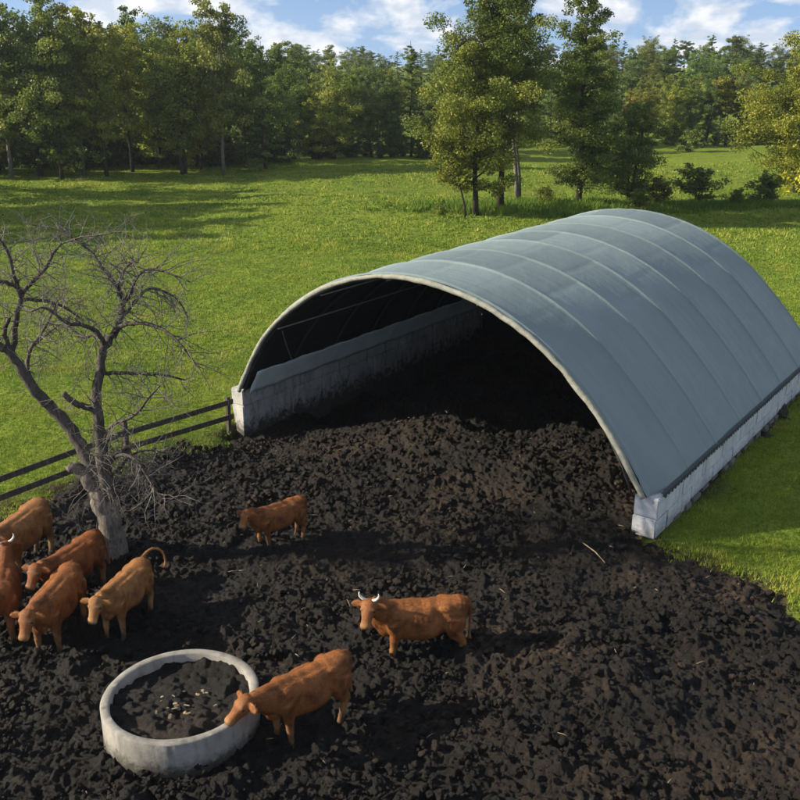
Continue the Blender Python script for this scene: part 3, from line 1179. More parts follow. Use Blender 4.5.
def make_cow(label, front, hind, mat, scale=1.0, head=(1.16, 0, 1.28), hyaw=0.0, hpitch=50, fl=(0, 0), rl=(0, 0), tail='down', horns=False,
             sink=0.07, group='brown cattle in the yard', fat=1.0, young=0.0):
    (x0, y0), (x1, y1) = ground_at(*front), ground_at(*hind)
    hd = Vector((x0 - x1, y0 - y1, 0)).normalized()
    mid = Vector(((x0 + x1) / 2, (y0 + y1) / 2, 0))
    rz = math.atan2(hd.y, hd.x)
    root = empty('cow', (mid.x, mid.y, yz(mid.x, mid.y) - sink + 0.02), rz)
    root.scale = (scale,) * 3
    tag(root, label, 'cow', group)
    bm = bmesh.new()
    X_, Z_ = Vector((1, 0, 0)), Vector((0, 0, 1))
    tr = [(-0.90, 1.12, .10, .09), (-0.86, 1.09, .22, .19), (-0.74, 1.04, .315, .27), (-0.55, 1.00, .345, .30), (-0.3, .95, .375, .315),
          (0.0, .915, .405, .345), (.28, .925, .40, .335), (.5, .96, .375, .285), (.68, 1.0, .32, .22), (.82, 1.02, .23, .16), (.90, 1.02, .12, .09)]
    loft(bm, [((x, 0, z), X_, Z_, hh, hw * fat) for x, z, hh, hw in tr], 24, 2.35)
    # hips, tail head, shoulders, thighs, brisket, belly
    for s in (-1, 1):
        blob(bm, (-0.44, s * 0.19 * fat, 1.20), (.20, .10, .09))
        blob(bm, (-0.80, s * 0.13 * fat, 1.22), (.09, .07, .08))
        blob(bm, (0.50, s * 0.18 * fat, 0.96), (.21, .125, .32))
        blob(bm, (-0.62, s * 0.19 * fat, 0.88), (.23, .12, .28))
        blob(bm, (0.0, s * 0.20 * fat, 0.82), (.40, .17, .24))
    blob(bm, (-0.78, 0, 1.28), (.18, .07, .07))
    blob(bm, (0.50, 0, 1.28), (.30, .10, .065))
    blob(bm, (0.68, 0, 0.80), (.20, .13, .22))
    blob(bm, (0.84, 0, 0.96), (.14, .085, .20))
    # neck
    hp_ = Vector(head)
    hy, hpi = hyaw, math.radians(hpitch)
    hf = Vector((math.cos(hpi) * math.cos(hy), math.cos(hpi) * math.sin(hy), -math.sin(hpi)))
    hl = Vector((-math.sin(hy), math.cos(hy), 0))
    hu = hf.cross(hl)
    if hu.z < 0: hu = -hu
    n0, n1 = Vector((0.50, 0, 1.06)), hp_ - hf * 0.02 - hu * 0.08
    for k in range(7):
        pass
    path = bez([n0, n0.lerp(n1, 0.4) + Vector((0.05, 0, 0.0)), n0.lerp(n1, 0.75), n1], 3)
    rr = []
    for i, p in enumerate(path):
        t = i / (len(path) - 1)
        d = path[min(i + 1, len(path) - 1)] - path[max(i - 1, 0)]
        rr.append((p - Vector((0, 0, 0.05 * (1 - t))), d, Z_, 0.33 * (1 - t) + 0.165 * t, (0.23 * (1 - t) + 0.125 * t)))
    loft(bm, rr, 18, 2.1)
    # head
    hr_ = [(e_[0] * 1.0, e_[1] * 1.10, e_[2] * 1.22, e_[3]) for e_ in [(-0.10, .07, .075, 0), (-0.05, .11, .105, 0), (0.03, .132, .122, -.005), (.12, .130, .118, -.01), (.20, .112, .100, -.012), (.29, .092, .082, -.012),
           (.36, .084, .080, -.010), (.42, .082, .088, -.006), (.47, .070, .082, -.004), (.50, .036, .052, -.004)]]
    loft(bm, [(hp_ + hf * s + hu * dz, hf, hu, hh, hw) for s, hh, hw, dz in hr_], 20, 2.3)
    for s in (-1, 1):
        blob(bm, hp_ + hf * 0.13 + hl * (s * 0.100) + hu * 0.065, (.05, .045, .045))      # brow
        # ear
        e0 = hp_ + hf * 0.005 + hl * (s * 0.09) + hu * 0.035
        ed = (hl * s * 1.0 - hf * 0.10 + Z_ * -0.28).normalized()
        pts = [e0, e0 + ed * .07, e0 + ed * .15, e0 + ed * .23, e0 + ed * .275]
        wdt = [.038, .070, .086, .060, .022]
        loft(bm, [(p, ed, (hf + hu * -0.6), w_, 0.021) for p, w_ in zip(pts, wdt)], 10, 2.0)
    # legs
    feet = []
    for s, df, dr in ((-1, fl[0], rl[0]), (1, fl[1], rl[1])):
        y = s * 0.185 * fat
        chain(bm, [(.56, y * .9, .98), (.50, y, .72), (.53 + df * .35, y, .60), (.53 + df * .65, y, .43), (.535 + df * .85, y, .36), (.53 + df * .95, y, .20),
                   (.53 + df, y, .10), (.56 + df, y, .03), (.575 + df, y, -.02)],
              [.17, .135, .098, .070, .071, .050, .056, .062, .068], 14)
        feet.append((.56 + df, y))
        chain(bm, [(-.60, y * .85, 1.02), (-.54 + dr * .1, y, .80), (-.60 + dr * .3, y, .66), (-.72 + dr * .55, y, .52), (-.755 + dr * .65, y * .98, .44),
                   (-.735 + dr * .8, y * .98, .28), (-.715 + dr, y, .11), (-.685 + dr, y, .03), (-.67 + dr, y, -.02)],
              [.20, .195, .145, .092, .080, .058, .062, .066, .070], 14)
        feet.append((-.69 + dr, y))
    # tail
    if tail == 'down':
        tp = bez([(-.86, 0, 1.31), (-.945, .01, 1.22), (-.965, .02, 1.0), (-.955, .02, .75), (-.95, .03, .55), (-.955, .03, .40)], 4)
    elif tail == 'side':
        tp = bez([(-.86, 0, 1.31), (-.95, .03, 1.22), (-.97, .10, 1.0), (-.96, .17, .78), (-.95, .20, .55), (-.96, .20, .42)], 4)
    else:   # raised and curled over
        tp = bez([(-.82, 0, 1.29), (-.93, .03, 1.38), (-1.06, .13, 1.44), (-1.14, .27, 1.40), (-1.16, .37, 1.25), (-1.14, .40, 1.08), (-1.11, .38, .98)], 4)
    nt_ = len(tp)
    rad = [0.045 - 0.018 * min(1, i / (nt_ * .55)) + (0.022 * max(0, (i / nt_ - .68)) / .32 if i < nt_ - 1 else 0) for i in range(nt_)]
    chain(bm, tp, rad, 8)
    bmesh.ops.recalc_face_normals(bm, faces=bm.faces[:])
    me0 = bpy.data.meshes.new('cow_raw')
    bm.to_mesh(me0)
    bm.free()
    tmp = bpy.data.objects.new('cow_raw', me0)
    COL.objects.link(tmp)
    r1 = tmp.modifiers.new('r', 'REMESH')
    r1.mode = 'VOXEL'
    r1.voxel_size = 0.0165
    r2 = tmp.modifiers.new('s', 'SMOOTH')
    r2.factor = 0.5
    r2.iterations = 14
    dg = bpy.context.evaluated_depsgraph_get()
    me = bpy.data.meshes.new_from_object(tmp.evaluated_get(dg))
    bpy.data.objects.remove(tmp)
    me.name = 'cow_body'
    n = len(me.vertices)
    co = np.empty(n * 3, np.float32)
    me.vertices.foreach_get('co', co)
    co = co.reshape(-1, 3)
    # loose hide: gentle ripples over ribs and shoulder
    rip = (fbm(co[:, 0] * 6 + 40 * scale, co[:, 2] * 3.5 + co[:, 1] * 2, 3, 3) - 0.5) * 0.040
    nrm = np.empty(n * 3, np.float32)
    me.vertices.foreach_get('normal', nrm)
    nrm = nrm.reshape(-1, 3)
    trunkm = np.exp(-((co[:, 0] + 0.05) / 0.75) ** 4) * sstep(0.5, 0.7, co[:, 2])
    ay_ = np.abs(co[:, 1])
    G = lambda cx, cz, sx, sz_: np.exp(-((co[:, 0] - cx) / sx) ** 2 - ((co[:, 2] - cz) / sz_) ** 2) * sstep(0.08, 0.2, ay_)
    form = -0.050 * G(-0.28, 1.10, .13, .13) - 0.035 * G(0.26, 1.0, .06, .25) - 0.03 * G(-0.40, 0.72, .07, .14) + 0.02 * G(-0.02, 0.85, .25, .18)
    for rx in (-0.16, -0.05, 0.06, 0.17):
        form = form + 0.010 * G(rx - 0.12 * (1.0 - 0.9), 0.98, .028, .16)
    form = form - 0.025 * np.exp(-((co[:, 0] - 0.05) / .45) ** 2 - ((ay_ - 0.11) / .05) ** 2) * sstep(1.1, 1.25, co[:, 2])
    co = co + nrm * (rip * trunkm + form)[:, None]
    me.vertices.foreach_set('co', co.ravel())
    me.update()
    hpn, hfn = np.array(hp_), np.array(hf)
    s_ = (co - hpn) @ hfn
    dist = np.linalg.norm(co - hpn - np.outer(s_, hfn), axis=1)
    onhead = (dist < 0.2) & (s_ > -0.05)
    tone = np.zeros(n)
    tone = np.maximum(tone, onhead * sstep(0.32, 0.46, s_) * 0.6)
    tone = np.maximum(tone, onhead * np.exp(-((s_ - 0.13) / 0.05) ** 2) * 0.30)
    belly = sstep(0.66, 0.50, co[:, 2]) * (np.abs(co[:, 0]) < 0.62) * (1 - sstep(0.16, 0.30, np.abs(co[:, 1])))
    tone = np.maximum(tone, 0.55 * belly)
    leg = sstep(0.62, 0.35, co[:, 2])
    tone = np.maximum(tone, 0.45 * leg)
    inner = sstep(0.17, 0.08, np.abs(co[:, 1])) * sstep(0.95, 0.7, co[:, 2]) * (co[:, 0] < -0.4)
    tone = np.maximum(tone, 0.4 * inner)
    soil = sstep(0.30, 0.06, co[:, 2] + (fbm(co[:, 0] * 9, co[:, 1] * 9 + co[:, 2] * 7, 3, 4) - 0.5) * 0.35) * 0.9
    hup = np.array(hu)
    hln = np.array(hl)
    for sg in (-1, 1):
        nq = hpn + hfn * 0.468 + hln * (sg * 0.052) + hup * 0.03
        soil = np.maximum(soil, 0.95 * np.exp(-(((co - nq) ** 2).sum(1)) / 0.022 ** 2))
        eq = hpn + hfn * 0.155 + hln * (sg * 0.12) + hup * 0.045
        soil = np.maximum(soil, 0.6 * np.exp(-(((co - eq) ** 2).sum(1)) / 0.035 ** 2))
    soil = np.maximum(soil, 0.5 * onhead * np.exp(-((s_ - 0.50) / 0.02) ** 2))
    soil = np.maximum(soil, 0.35 * sstep(0.47, 0.62, fbm(co[:, 0] * 4 + 13 * scale, co[:, 2] * 4 + co[:, 1] * 3, 4, 44)) * sstep(0.95, 0.55, co[:, 2]))
    set_attr(me, 'tone', tone)
    set_attr(me, 'soil', soil)
    me.polygons.foreach_set('use_smooth', [True] * len(me.polygons))
    me.materials.clear()
    set_attr(me, 'hair', np.zeros(n))
    link('body', me, mat, root)
    # short coat of hair
    g = np.random.default_rng(int(front[0] * 7 + front[1]))
    nrm_ = np.empty(n * 3, np.float32)
    me.vertices.foreach_get('normal', nrm_)
    nr = nrm_.reshape(-1, 3)
    pk = g.integers(0, n, 26000)
    pk = pk[(co[pk, 2] > 0.12) & ~((onhead[pk]) & (s_[pk] > 0.40))]
    m_h = len(pk)
    p = co[pk] + g.normal(0, 0.008, (m_h, 3))
    nn = nr[pk]
    td = np.array([-1.0, 0, -0.75]) + g.normal(0, 0.42, (m_h, 3)) + 0.5 * np.stack([fbm(co[pk, 0] * 5, co[pk, 2] * 5, 2, 7) - .5, np.zeros(m_h), fbm(co[pk, 0] * 5, co[pk, 2] * 5, 2, 8) - .5], -1) * 4
    td -= nn * (td * nn).sum(1)[:, None]
    td /= np.linalg.norm(td, axis=1)[:, None] + 1e-6
    sdv = np.cross(nn, td)
    ln_ = g.uniform(0.018, 0.042, m_h)[:, None] * np.where(onhead[pk], 0.55, 1.0)[:, None]
    wv = g.uniform(0.003, 0.006, m_h)[:, None]
    base = p - nn * 0.004
    HV = np.stack([base - sdv * wv, base + sdv * wv, base + td * ln_ + nn * ln_ * g.uniform(0.06, 0.20, m_h)[:, None]], 1).reshape(-1, 3)
    hme = np_mesh('coat', HV, np.arange(m_h * 3).reshape(-1, 3), False)
    set_attr(hme, 'tone', np.repeat(tone[pk], 3))
    set_attr(hme, 'soil', np.repeat(soil[pk], 3))
    set_attr(hme, 'hair', np.repeat(g.uniform(0.06, 1.0, m_h), 3))
    tag(link('coat', hme, mat, root), kind='stuff')
    for s in (-1, 1):
        b2 = bmesh.new()
        bmesh.ops.create_uvsphere(b2, u_segments=12, v_segments=8, radius=0.024)
        m2 = bpy.data.meshes.new('eye')
        b2.to_mesh(m2)
        b2.free()
        e = link('eye', m2, M['eye'], root)
        e.location = hp_ + hf * 0.150 + hl * (s * 0.128) + hu * 0.048
        if horns:
            mb_ = MB()
            h0 = hp_ - hf * 0.045 + hl * (s * 0.085) + hu * 0.07
            o1, o2 = hl * s, (Z_ + hu * 0.2).normalized()
            mb_.tube([h0 - o1 * .03, h0 + o1 * .05 + o2 * .03, h0 + o1 * .10 + o2 * .09, h0 + o1 * .11 + o2 * .14, h0 + o1 * .10 + o2 * .185],
                     [.032, .029, .023, .014, .005], 10)
            mb_.build('horn', M['horn'], root, smooth=True)
    return root


RUST = make_cow_mat('rust coat', (0.105, 0.036, 0.0105), (0.188, 0.071, 0.0205), (0.30, 0.165, 0.068))
RED = make_cow_mat('red brown coat', (0.095, 0.030, 0.0085), (0.165, 0.056, 0.0150), (0.25, 0.13, 0.055))
TAN = make_cow_mat('tan coat', (0.145, 0.060, 0.019), (0.225, 0.104, 0.035), (0.35, 0.22, 0.11))

make_cow('small rust brown calf standing alone between the bare tree and the shelter', (262, 545), (297, 533), RUST, 0.82,
         head=(1.08, 0.05, 1.36), hyaw=0.55, hpitch=42, fl=(0.05, -0.05), sink=0.16)
make_cow('rust brown cow with short white horns standing side on right of the trough', (390, 650), (452, 645), RUST, 1.02,
         head=(1.02, 0.12, 1.40), hyaw=1.20, hpitch=44, fl=(0.0, 0.06), rl=(0.02, -0.06), horns=True, sink=0.30)
make_cow('rust brown cow leaning its head over the rim of the round trough', (277, 742), (338, 711), RUST, 0.97,
         head=(1.22, 0.0, 1.22), hyaw=-0.05, hpitch=36, fl=(0.02, -0.04), rl=(-0.32, 0.10), sink=0.12)
make_cow('light brown cow with its tail raised in a curl beside the tree trunk', (113, 637), (143, 607), TAN, 0.92,
         head=(1.10, 0.02, 1.30), hyaw=0.12, hpitch=50, fl=(0.05, -0.03), rl=(0.0, 0.05), tail='up', sink=0.06)
make_cow('light brown cow facing the camera at the front of the left herd', (45, 655), (76, 615), RUST, 1.0,
         head=(1.12, 0.0, 1.27), hyaw=0.0, hpitch=52, fl=(0.05, -0.05), sink=0.05)
make_cow('darker red brown cow standing just behind the front cow of the left herd', (62, 608), (92, 586), RED, 0.95,
         head=(1.10, 0.0, 1.33), hyaw=0.15, hpitch=44, tail='side', sink=0.05)
make_cow('pale tan cow at the back of the left herd nearest the fence', (8, 585), (45, 553), TAN, 1.05,
         head=(1.12, 0.05, 1.30), hyaw=0.15, hpitch=42, sink=0.05)
make_cow('horned red brown cow at the left edge seen from behind facing the fence', (12, 606), (4, 645), RED, 0.95,
         head=(1.06, -0.02, 1.42), hyaw=0.2, hpitch=35, horns=True, sink=0.05)

# ------------------------------------------------------------------ bare tree
TY = ground_at(115, 556)[1]
TB = at_depth(115, 556, TY)
btree = empty('bare_tree', TB)
tag(btree, 'leafless old fruit tree with pale trunk and tangled twigs by the fence', 'tree')
PXM = TY / math.cos(0.2) / FPX          # metres per pixel hereabouts
tinv = Matrix.Translation(-TB)
rnd = random.Random(42)


def limb_pts(L):
    pts = [at_depth(p[0], p[1], TY + (p[3] if len(p) > 3 else 0)) for p in L]
    rad = [p[2] * PXM for p in L]
    fine = bez(pts, 4)
    rf = list(np.interp(np.linspace(0, len(rad) - 1, len(fine)), range(len(rad)), rad))
    fine = [p + Vector((rnd.uniform(-1, 1), rnd.uniform(-1, 1), rnd.uniform(-1, 1))) * min(r * 0.35, 0.035) if 0 < i < len(fine) - 1 else p
            for i, (p, r) in enumerate(zip(fine, rf))]
    return fine, rf


def limb(L, name, mat, seg=10):
    pts, rad = limb_pts(L)
    mb_ = MB()
    mb_.tube(pts, rad, seg)
    o = mb_.build(name, mat, btree, True)
    o.data.transform(tinv)
    return pts, rad


limb([(118, 576, 24), (116.5, 561, 16.8), (113, 540, 13), (108, 518, 12), (102, 500, 11.5), (99, 488, 9.5)], 'trunk', M['bark_grey'], 20)
LIMBS = []
LIMBS.append(limb([(103, 503, 9), (91, 483, 8), (80, 471, 6.5), (70, 465, 6)], 'limb', M['bark_grey']))
Bm = [(103, 498, 9.5, 0), (92, 470, 7.6, .1), (76, 438, 6.8, .2), (55, 411, 6.2, .2), (36, 392, 5.8, .1), (20, 367, 5, 0), (11, 353, 4.6, -.1), (-3, 345, 4, -.2),
      (-22, 336, 3.2, -.4), (-45, 318, 2.2, -.6)]
LIMBS.append(limb(Bm, 'limb', M['bark_limb'], 12))
Cm = [(104, 500, 9.5, 0), (104, 468, 7.2, -.1), (100, 435, 6, -.2), (97, 405, 5.2, -.2), (99, 378, 4.8, -.1), (105, 348, 4.2, 0), (115, 330, 3.8, .1),
      (121, 314, 3.2, .1), (122, 298, 2.6, .1), (113, 282, 2.0, .2), (101, 266, 1.6, .4), (92, 252, 1.1, .5)]
LIMBS.append(limb(Cm, 'limb', M['bark_limb']))
SUB = [
    [(12, 354, 3.6), (15, 330, 3.4), (19, 305, 3), (23, 293, 2.6, .1), (34, 280, 2.2, .2), (46, 268, 1.9, .3), (52, 255, 1.5, .4), (62, 243, 1.0, .6)],
    [(21, 297, 2.4), (14, 275, 2.0, -.2), (9, 255, 1.6, -.3), (2, 242, 1.2, -.4), (-10, 232, .8, -.6)],
    [(12, 353, 3), (5, 335, 2.4, -.3), (9, 318, 2, -.5)],
    [(23, 292, 2.2), (10, 284, 2, -.3), (-6, 281, 1.6, -.5), (-25, 286, 1.2, -.7)],
    [(122, 304, 2.4), (130, 295, 2.2, -.2), (136, 277, 1.8, -.4), (150, 269, 1.4, -.6), (168, 273, 1.0, -.8), (190, 282, .7, -1)],
    [(120, 318, 2.4), (134, 303, 1.9, .3), (146, 290, 1.6, .5), (160, 290, 1.3, .7), (178, 300, 1.0, .9), (188, 318, .7, 1)],
    [(122, 300, 2.2), (118, 285, 1.8, -.4), (128, 265, 1.4, -.6), (138, 262, 1, -.8)],
    [(106, 346, 2.8), (97, 332, 2.3, -.4), (84, 326, 2.0, -.7), (66, 322, 1.7, -1.0), (45, 308, 1.3, -1.2), (30, 312, .8, -1.3)],
    [(105, 346, 2.6), (96, 335, 2, .4), (82, 337, 1.7, .7), (64, 324, 1.5, 1.0), (52, 330, 1.1, 1.2), (35, 345, .8, 1.3)],
    [(114, 331, 2.6), (128, 324, 2.2, -.3), (148, 324, 1.9, -.6), (168, 333, 1.5, -.9), (184, 348, 1.1, -1.1), (196, 366, .7, -1.3)],
    [(101, 374, 2.6), (118, 373, 2.1, .2), (140, 374, 1.8, .4), (162, 375, 1.4, .5), (185, 380, .9, .6)],
    [(97, 412, 4), (88, 407, 3.6, -.2), (76, 404, 3.4, -.3), (63, 393, 3, -.4)],
    [(36, 393, 3), (28, 372, 2.4, .4), (30, 350, 2, .7), (44, 330, 1.6, 1.0), (58, 300, 1.2, 1.2)],
    [(20, 300, 2.2), (36, 300, 1.9, .3), (60, 305, 1.5, .6), (80, 318, 1, .8)],
    [(92, 252, 1.2, .5), (72, 238, 1.0, .6), (55, 228, .8, .7), (30, 225, .6, .8)],
    [(62, 243, 1.2, .6), (80, 238, 1.0, .4), (105, 234, .8, .3), (122, 232, .6, .2)],
    [(101, 440, 2.6), (112, 425, 2.0, -.4), (135, 415, 1.6, -.7), (148, 398, 1.2, -.9), (160, 386, .8, -1)],
    [(103, 468, 2.6), (120, 455, 2.0, -.3), (138, 462, 1.6, -.5), (150, 482, 1.2, -.7), (165, 502, .8, -.8)],
    [(102, 480, 2.4), (118, 470, 1.9, .2), (132, 455, 1.5, .4), (150, 450, 1.1, .6), (172, 455, .7, .8)],
]
for L in SUB:
    LIMBS.append(limb(L, 'branch', M['bark_limb'], 7))
# twigs
tw = MB()


def twig(p, d, r, l, depth):
    n = 5
    pts, rad = [p], [r]
    for k in range(n):
        d = (d + Vector((rnd.gauss(0, .22), rnd.gauss(0, .22), rnd.gauss(-0.03, .22)))).normalized()
        p = p + d * (l / n)
        pts.append(p)
        rad.append(r * (1 - 0.75 * (k + 1) / n))
        if depth > 0 and rnd.random() < (0.50 if depth > 1 else 0.32):
            ax = d.orthogonal()
            ax.rotate(Quaternion(d, rnd.uniform(0, 2 * PI)))
            d2 = (d * 0.75 + ax * 0.8).normalized()
            twig(p, d2, rad[-1] * 0.8, l * rnd.uniform(0.4, 0.75), depth - 1)
    tw.tube(pts, rad, 3 if r < 0.008 else 4, cap=False)


for li, (pts, rad) in enumerate(LIMBS):
    n = len(pts)
    if li == 0: continue
    for i in range(n // 4 if li < 3 else 2, n):
        if li < 3 and i < n * 0.25: continue
        k_ = 1 if rad[i] > 0.06 else 3
        for q in range(k_):
            if rnd.random() < 0.43: continue
            t = (pts[min(i + 1, n - 1)] - pts[max(i - 1, 0)]).normalized()
            ax = t.orthogonal()
            ax.rotate(Quaternion(t, rnd.uniform(0, 2 * PI)))
            d = (t * 0.5 + ax * 0.9 + Vector((0, 0, rnd.uniform(-0.35, 0.3)))).normalized()
            twig(pts[i], d, min(0.013, rad[i] * 0.6), rnd.uniform(0.5, 1.3), 2)
# water sprouts around the fork
for k in range(80):
    a = rnd.uniform(0, 1)
    p = at_depth(98 + rnd.uniform(-8, 16), 492 - 60 * a, TY + rnd.uniform(-.25, .25))
    d = Vector((rnd.uniform(-0.35, 1.0), rnd.uniform(-0.7, 0.7), rnd.uniform(-0.75, 0.5))).normalized()
    twig(p, d, 0.011, rnd.uniform(0.5, 1.3), 2)
o = tw.build('twigs', M['twig'], btree, True)
o.data.transform(tinv)
tag(o, kind='stuff')


# ------------------------------------------------------------------ leafy trees
def gen_tree(seed, H, cb, cw, kind, nleaf, leaf, stems=1, trunk_r=None, lean=0.0, flat=0.65, dens=1.0):
    """returns (trunk mesh, crown mesh). kinds: broad, birch, spruce, pine, bush"""
    r = random.Random(seed)
    g = np.random.default_rng(seed)
    mbt = MB()
    clumps = []
    tr = trunk_r or H * 0.014
    for s in range(stems):
        a0 = r.uniform(0, 2 * PI)
        sp = (0.10 * H if kind == 'bush' else 0.055 * H) if stems > 1 else 0
        hs = H * (1 if s == 0 else r.uniform(0.75, 0.95))
        pts = []
        wob = Vector((0, 0, 0))
        for k in range(9):
            t = k / 8
            wob += Vector((r.gauss(0, 1), r.gauss(0, 1), 0)) * H * 0.006
            pts.append(Vector((math.cos(a0) * sp * (0.15 + t * 1.6) + lean * t * H, math.sin(a0) * sp * (0.15 + t * 1.6), hs * t - (0.25 if k == 0 else 0))) + wob)
        mbt.tube(pts, [tr * (1.25 if k == 0 else 1) * (1 - 0.88 * k / 8) for k in range(9)], 8)

        def on(t):
            f = t * 8
            i = min(int(f), 7)
            return pts[i].lerp(pts[i + 1], f - i)
        if kind in ('spruce', 'pine'):
            nl = int((34 if kind == 'spruce' else 20) * dens)
        else:
            nl = int((26 if kind != 'bush' else 12) * dens / (1 if stems == 1 else 1.6))
        for i in range(nl):
            t = cb + (0.985 - cb) * ((i + r.random()) / nl)
            az_ = i * 2.4 + r.uniform(-0.6, 0.6)
            q = (t - cb) / (1 - cb)
            if kind == 'spruce':
                l = cw * (1 - q) ** 0.85 * r.uniform(0.75, 1.15) + 0.03 * H * 0.5
                slope = -0.12 - 0.25 * (1 - q) + 0.5 * q
            elif kind == 'pine':
                l = cw * (math.sin(PI * min(1, 0.2 + q * 0.8)) ** 0.7) * r.uniform(0.6, 1.15)
                slope = 0.25 + 0.4 * q
            elif kind == 'cone':
                l = cw * (0.20 + 0.80 * (1 - q) ** 0.60) * r.uniform(0.6, 1.2)
                slope = 0.05 + 0.55 * q
            elif kind == 'birch':
                l = cw * (0.35 + 0.65 * math.sin(PI * min(1, 0.12 + 0.85 * q)) ** 0.8) * r.uniform(0.6, 1.15)
                slope = 0.7 + 0.6 * q
            else:
                l = cw * (0.22 + 0.78 * math.sin(PI * min(1, 0.22 + 0.78 * q)) ** 0.75) * r.uniform(0.55, 1.2)
                slope = 0.3 + 0.8 * q
            d = Vector((math.cos(az_), math.sin(az_), slope)).normalized()
            p0 = on(t * 0.97)
            lp = [p0]
            dd = d.copy()
            for k in range(4):
                dd = (dd + Vector((r.gauss(0, .12), r.gauss(0, .12), r.gauss(0.03 if kind != 'spruce' else 0.06, .10)))).normalized()
                lp.append(lp[-1] + dd * l / 4)
            lr = tr * (1 - 0.85 * t) * 0.45
            mbt.tube(lp, [lr, lr * .8, lr * .6, lr * .4, lr * .15], 5, cap=False)
            for k in (1, 2, 3, 4):
                if kind == 'pine' and k < 3: continue
                nsub = 1 if kind == 'spruce' else 2
                for b in range(nsub):
                    if r.random() < 0.18: continue
                    o_ = Vector((r.gauss(0, 1), r.gauss(0, 1), r.gauss(0, .7))) * l * (0.17 if kind != 'spruce' else 0.06)
                    if kind == 'birch': o_.z -= abs(r.gauss(0, .1)) * l
                    c = lp[k] + o_
                    rc = (0.21 * l if kind != 'spruce' else 0.20 * l) * r.uniform(0.5, 1.3) + 0.14
                    clumps.append((c, rc, r.random()))
    C_ = np.array([c[:] for c, _, _ in clumps])
    Rr = np.array([x for _, x, _ in clumps])
    Tt = np.array([x for _, _, x in clumps])
    pr = Rr ** 1.7
    pick = g.choice(len(clumps), nleaf, p=pr / pr.sum())
    off = g.normal(size=(nleaf, 3))
    off /= np.linalg.norm(off, axis=1)[:, None]
    off *= (g.random(nleaf) ** 0.45)[:, None]
    off[:, 2] *= flat if kind != 'spruce' else 0.35
    P = C_[pick] + off * Rr[pick][:, None]
    sz = leaf * g.uniform(0.6, 1.35, nleaf)
    n_ = g.normal(size=(nleaf, 3)) * 0.75 + np.array([0, 0, 0.55]) + off * 0.5
    n_ /= np.linalg.norm(n_, axis=1)[:, None]
    a = g.normal(size=(nleaf, 3))
    a -= n_ * (a * n_).sum(1)[:, None]
    a /= np.linalg.norm(a, axis=1)[:, None]
    b = np.cross(n_, a)
    asp = 0.62 if kind != 'spruce' else 0.45
    cup = 0.25
    V = np.stack([P - a * sz[:, None], P - b * (sz * asp)[:, None] + n_ * (sz * cup)[:, None] * 0.5,
                  P + a * sz[:, None], P + b * (sz * asp)[:, None] + n_ * (sz * cup)[:, None] * 0.5], 1).reshape(-1, 3)
    V[:, 2] = np.maximum(V[:, 2], 0.02)
    me = np_mesh('crown', V, np.arange(nleaf * 4).reshape(-1, 4), False)
    set_attr(me, 'tint', np.clip(0.15 + 0.5 * Tt[pick] + g.normal(0, .14, nleaf) + 0.15, 0, 1), 'FACE')
    return mbt.mesh('trunk', True), me


def plant(tree, name, label, cat, group, x, y, rz=0.0, sc=(1, 1, 1), tint_=(1, 1, 1), bark='bark_dark', z=None, stem='trunk', leaf_name='crown'):
    tm, cm = tree
    root = empty(name, (x, y, gz(x, y) if z is None else z), rz)
    root.scale = sc
    tag(root, label, cat, group)
    t = bpy.data.objects.new(stem, tm)
    if not tm.materials: tm.materials.append(M[bark])
    c = bpy.data.objects.new(leaf_name, cm)
    if not cm.materials: cm.materials.append(M['leaf'])
    c.color = (*tint_, 1)
    for o_ in (t, c):
        COL.objects.link(o_)
        o_.parent = root
    return root


G_MID = 'trees standing in the middle of the pasture'
YG, DG, GG, OL, RU = (1.7, 1.5, 1.0), (0.72, 0.86, 0.95), (1.1, 1.15, 1.1), (1.45, 1.3, 1.0), (1.5, 1.2, 0.9)


def P_(px, py, z=0.0):
    return ground_at(px, py, z)


# the group behind the shelter
x, y = P_(474, 219)
plant(gen_tree(1, 12.2, 0.16, 4.2, 'broad', 44000, 0.085, trunk_r=0.24), 'leafy_tree', 'yellow green leafy tree leftmost of the group behind the shelter', 'tree', G_MID,
      x, y, 0.3, tint_=(1.30, 1.22, 1.0))
x, y = P_(459, 221)
plant(gen_tree(2, 6.0, 0.35, 1.6, 'broad', 3200, 0.10, trunk_r=0.09, lean=-0.22), 'sapling', 'thin leaning sapling beside the leftmost tree behind the shelter', 'tree', None,
      x + 0.5, y, 0, tint_=(1.4, 1.25, 0.9))
x, y = P_(500, 215)
plant(gen_tree(3, 17.6, 0.30, 4.3, 'broad', 54000, 0.085, trunk_r=0.26, dens=1.2), 'leafy_tree', 'tallest dark green leafy tree in the group behind the shelter', 'tree', G_MID,
      x, y, 1.0, tint_=(0.85, 0.90, 0.85))
x, y = P_(519, 202)
plant(gen_tree(4, 17.0, 0.50, 2.9, 'birch', 22000, 0.085, stems=2, trunk_r=0.2), 'leafy_tree', 'slender twin stemmed tree just right of the tallest tree behind the shelter', 'tree', G_MID,
      x, y, 0.4, tint_=(1.0, 1.0, 0.9), bark='bark_pale')
x, y = P_(577, 206)
plant(gen_tree(5, 16.6, 0.10, 3.9, 'cone', 52000, 0.085, trunk_r=0.24, dens=1.9), 'conifer_tree', 'tapering dark conifer like tree standing right behind the shelter roof', 'tree', G_MID,
      x, y, 0.0, tint_=(0.82, 0.90, 0.85))
x, y = P_(628, 200)
plant(gen_tree(6, 8.5, 0.03, 2.9, 'broad', 22000, 0.085, stems=2, trunk_r=0.13), 'bushy_tree', 'low bushy tree leaning against the right side of the conifer', 'tree', G_MID,
      x, y, 0.7, tint_=(0.85, 0.92, 0.85))
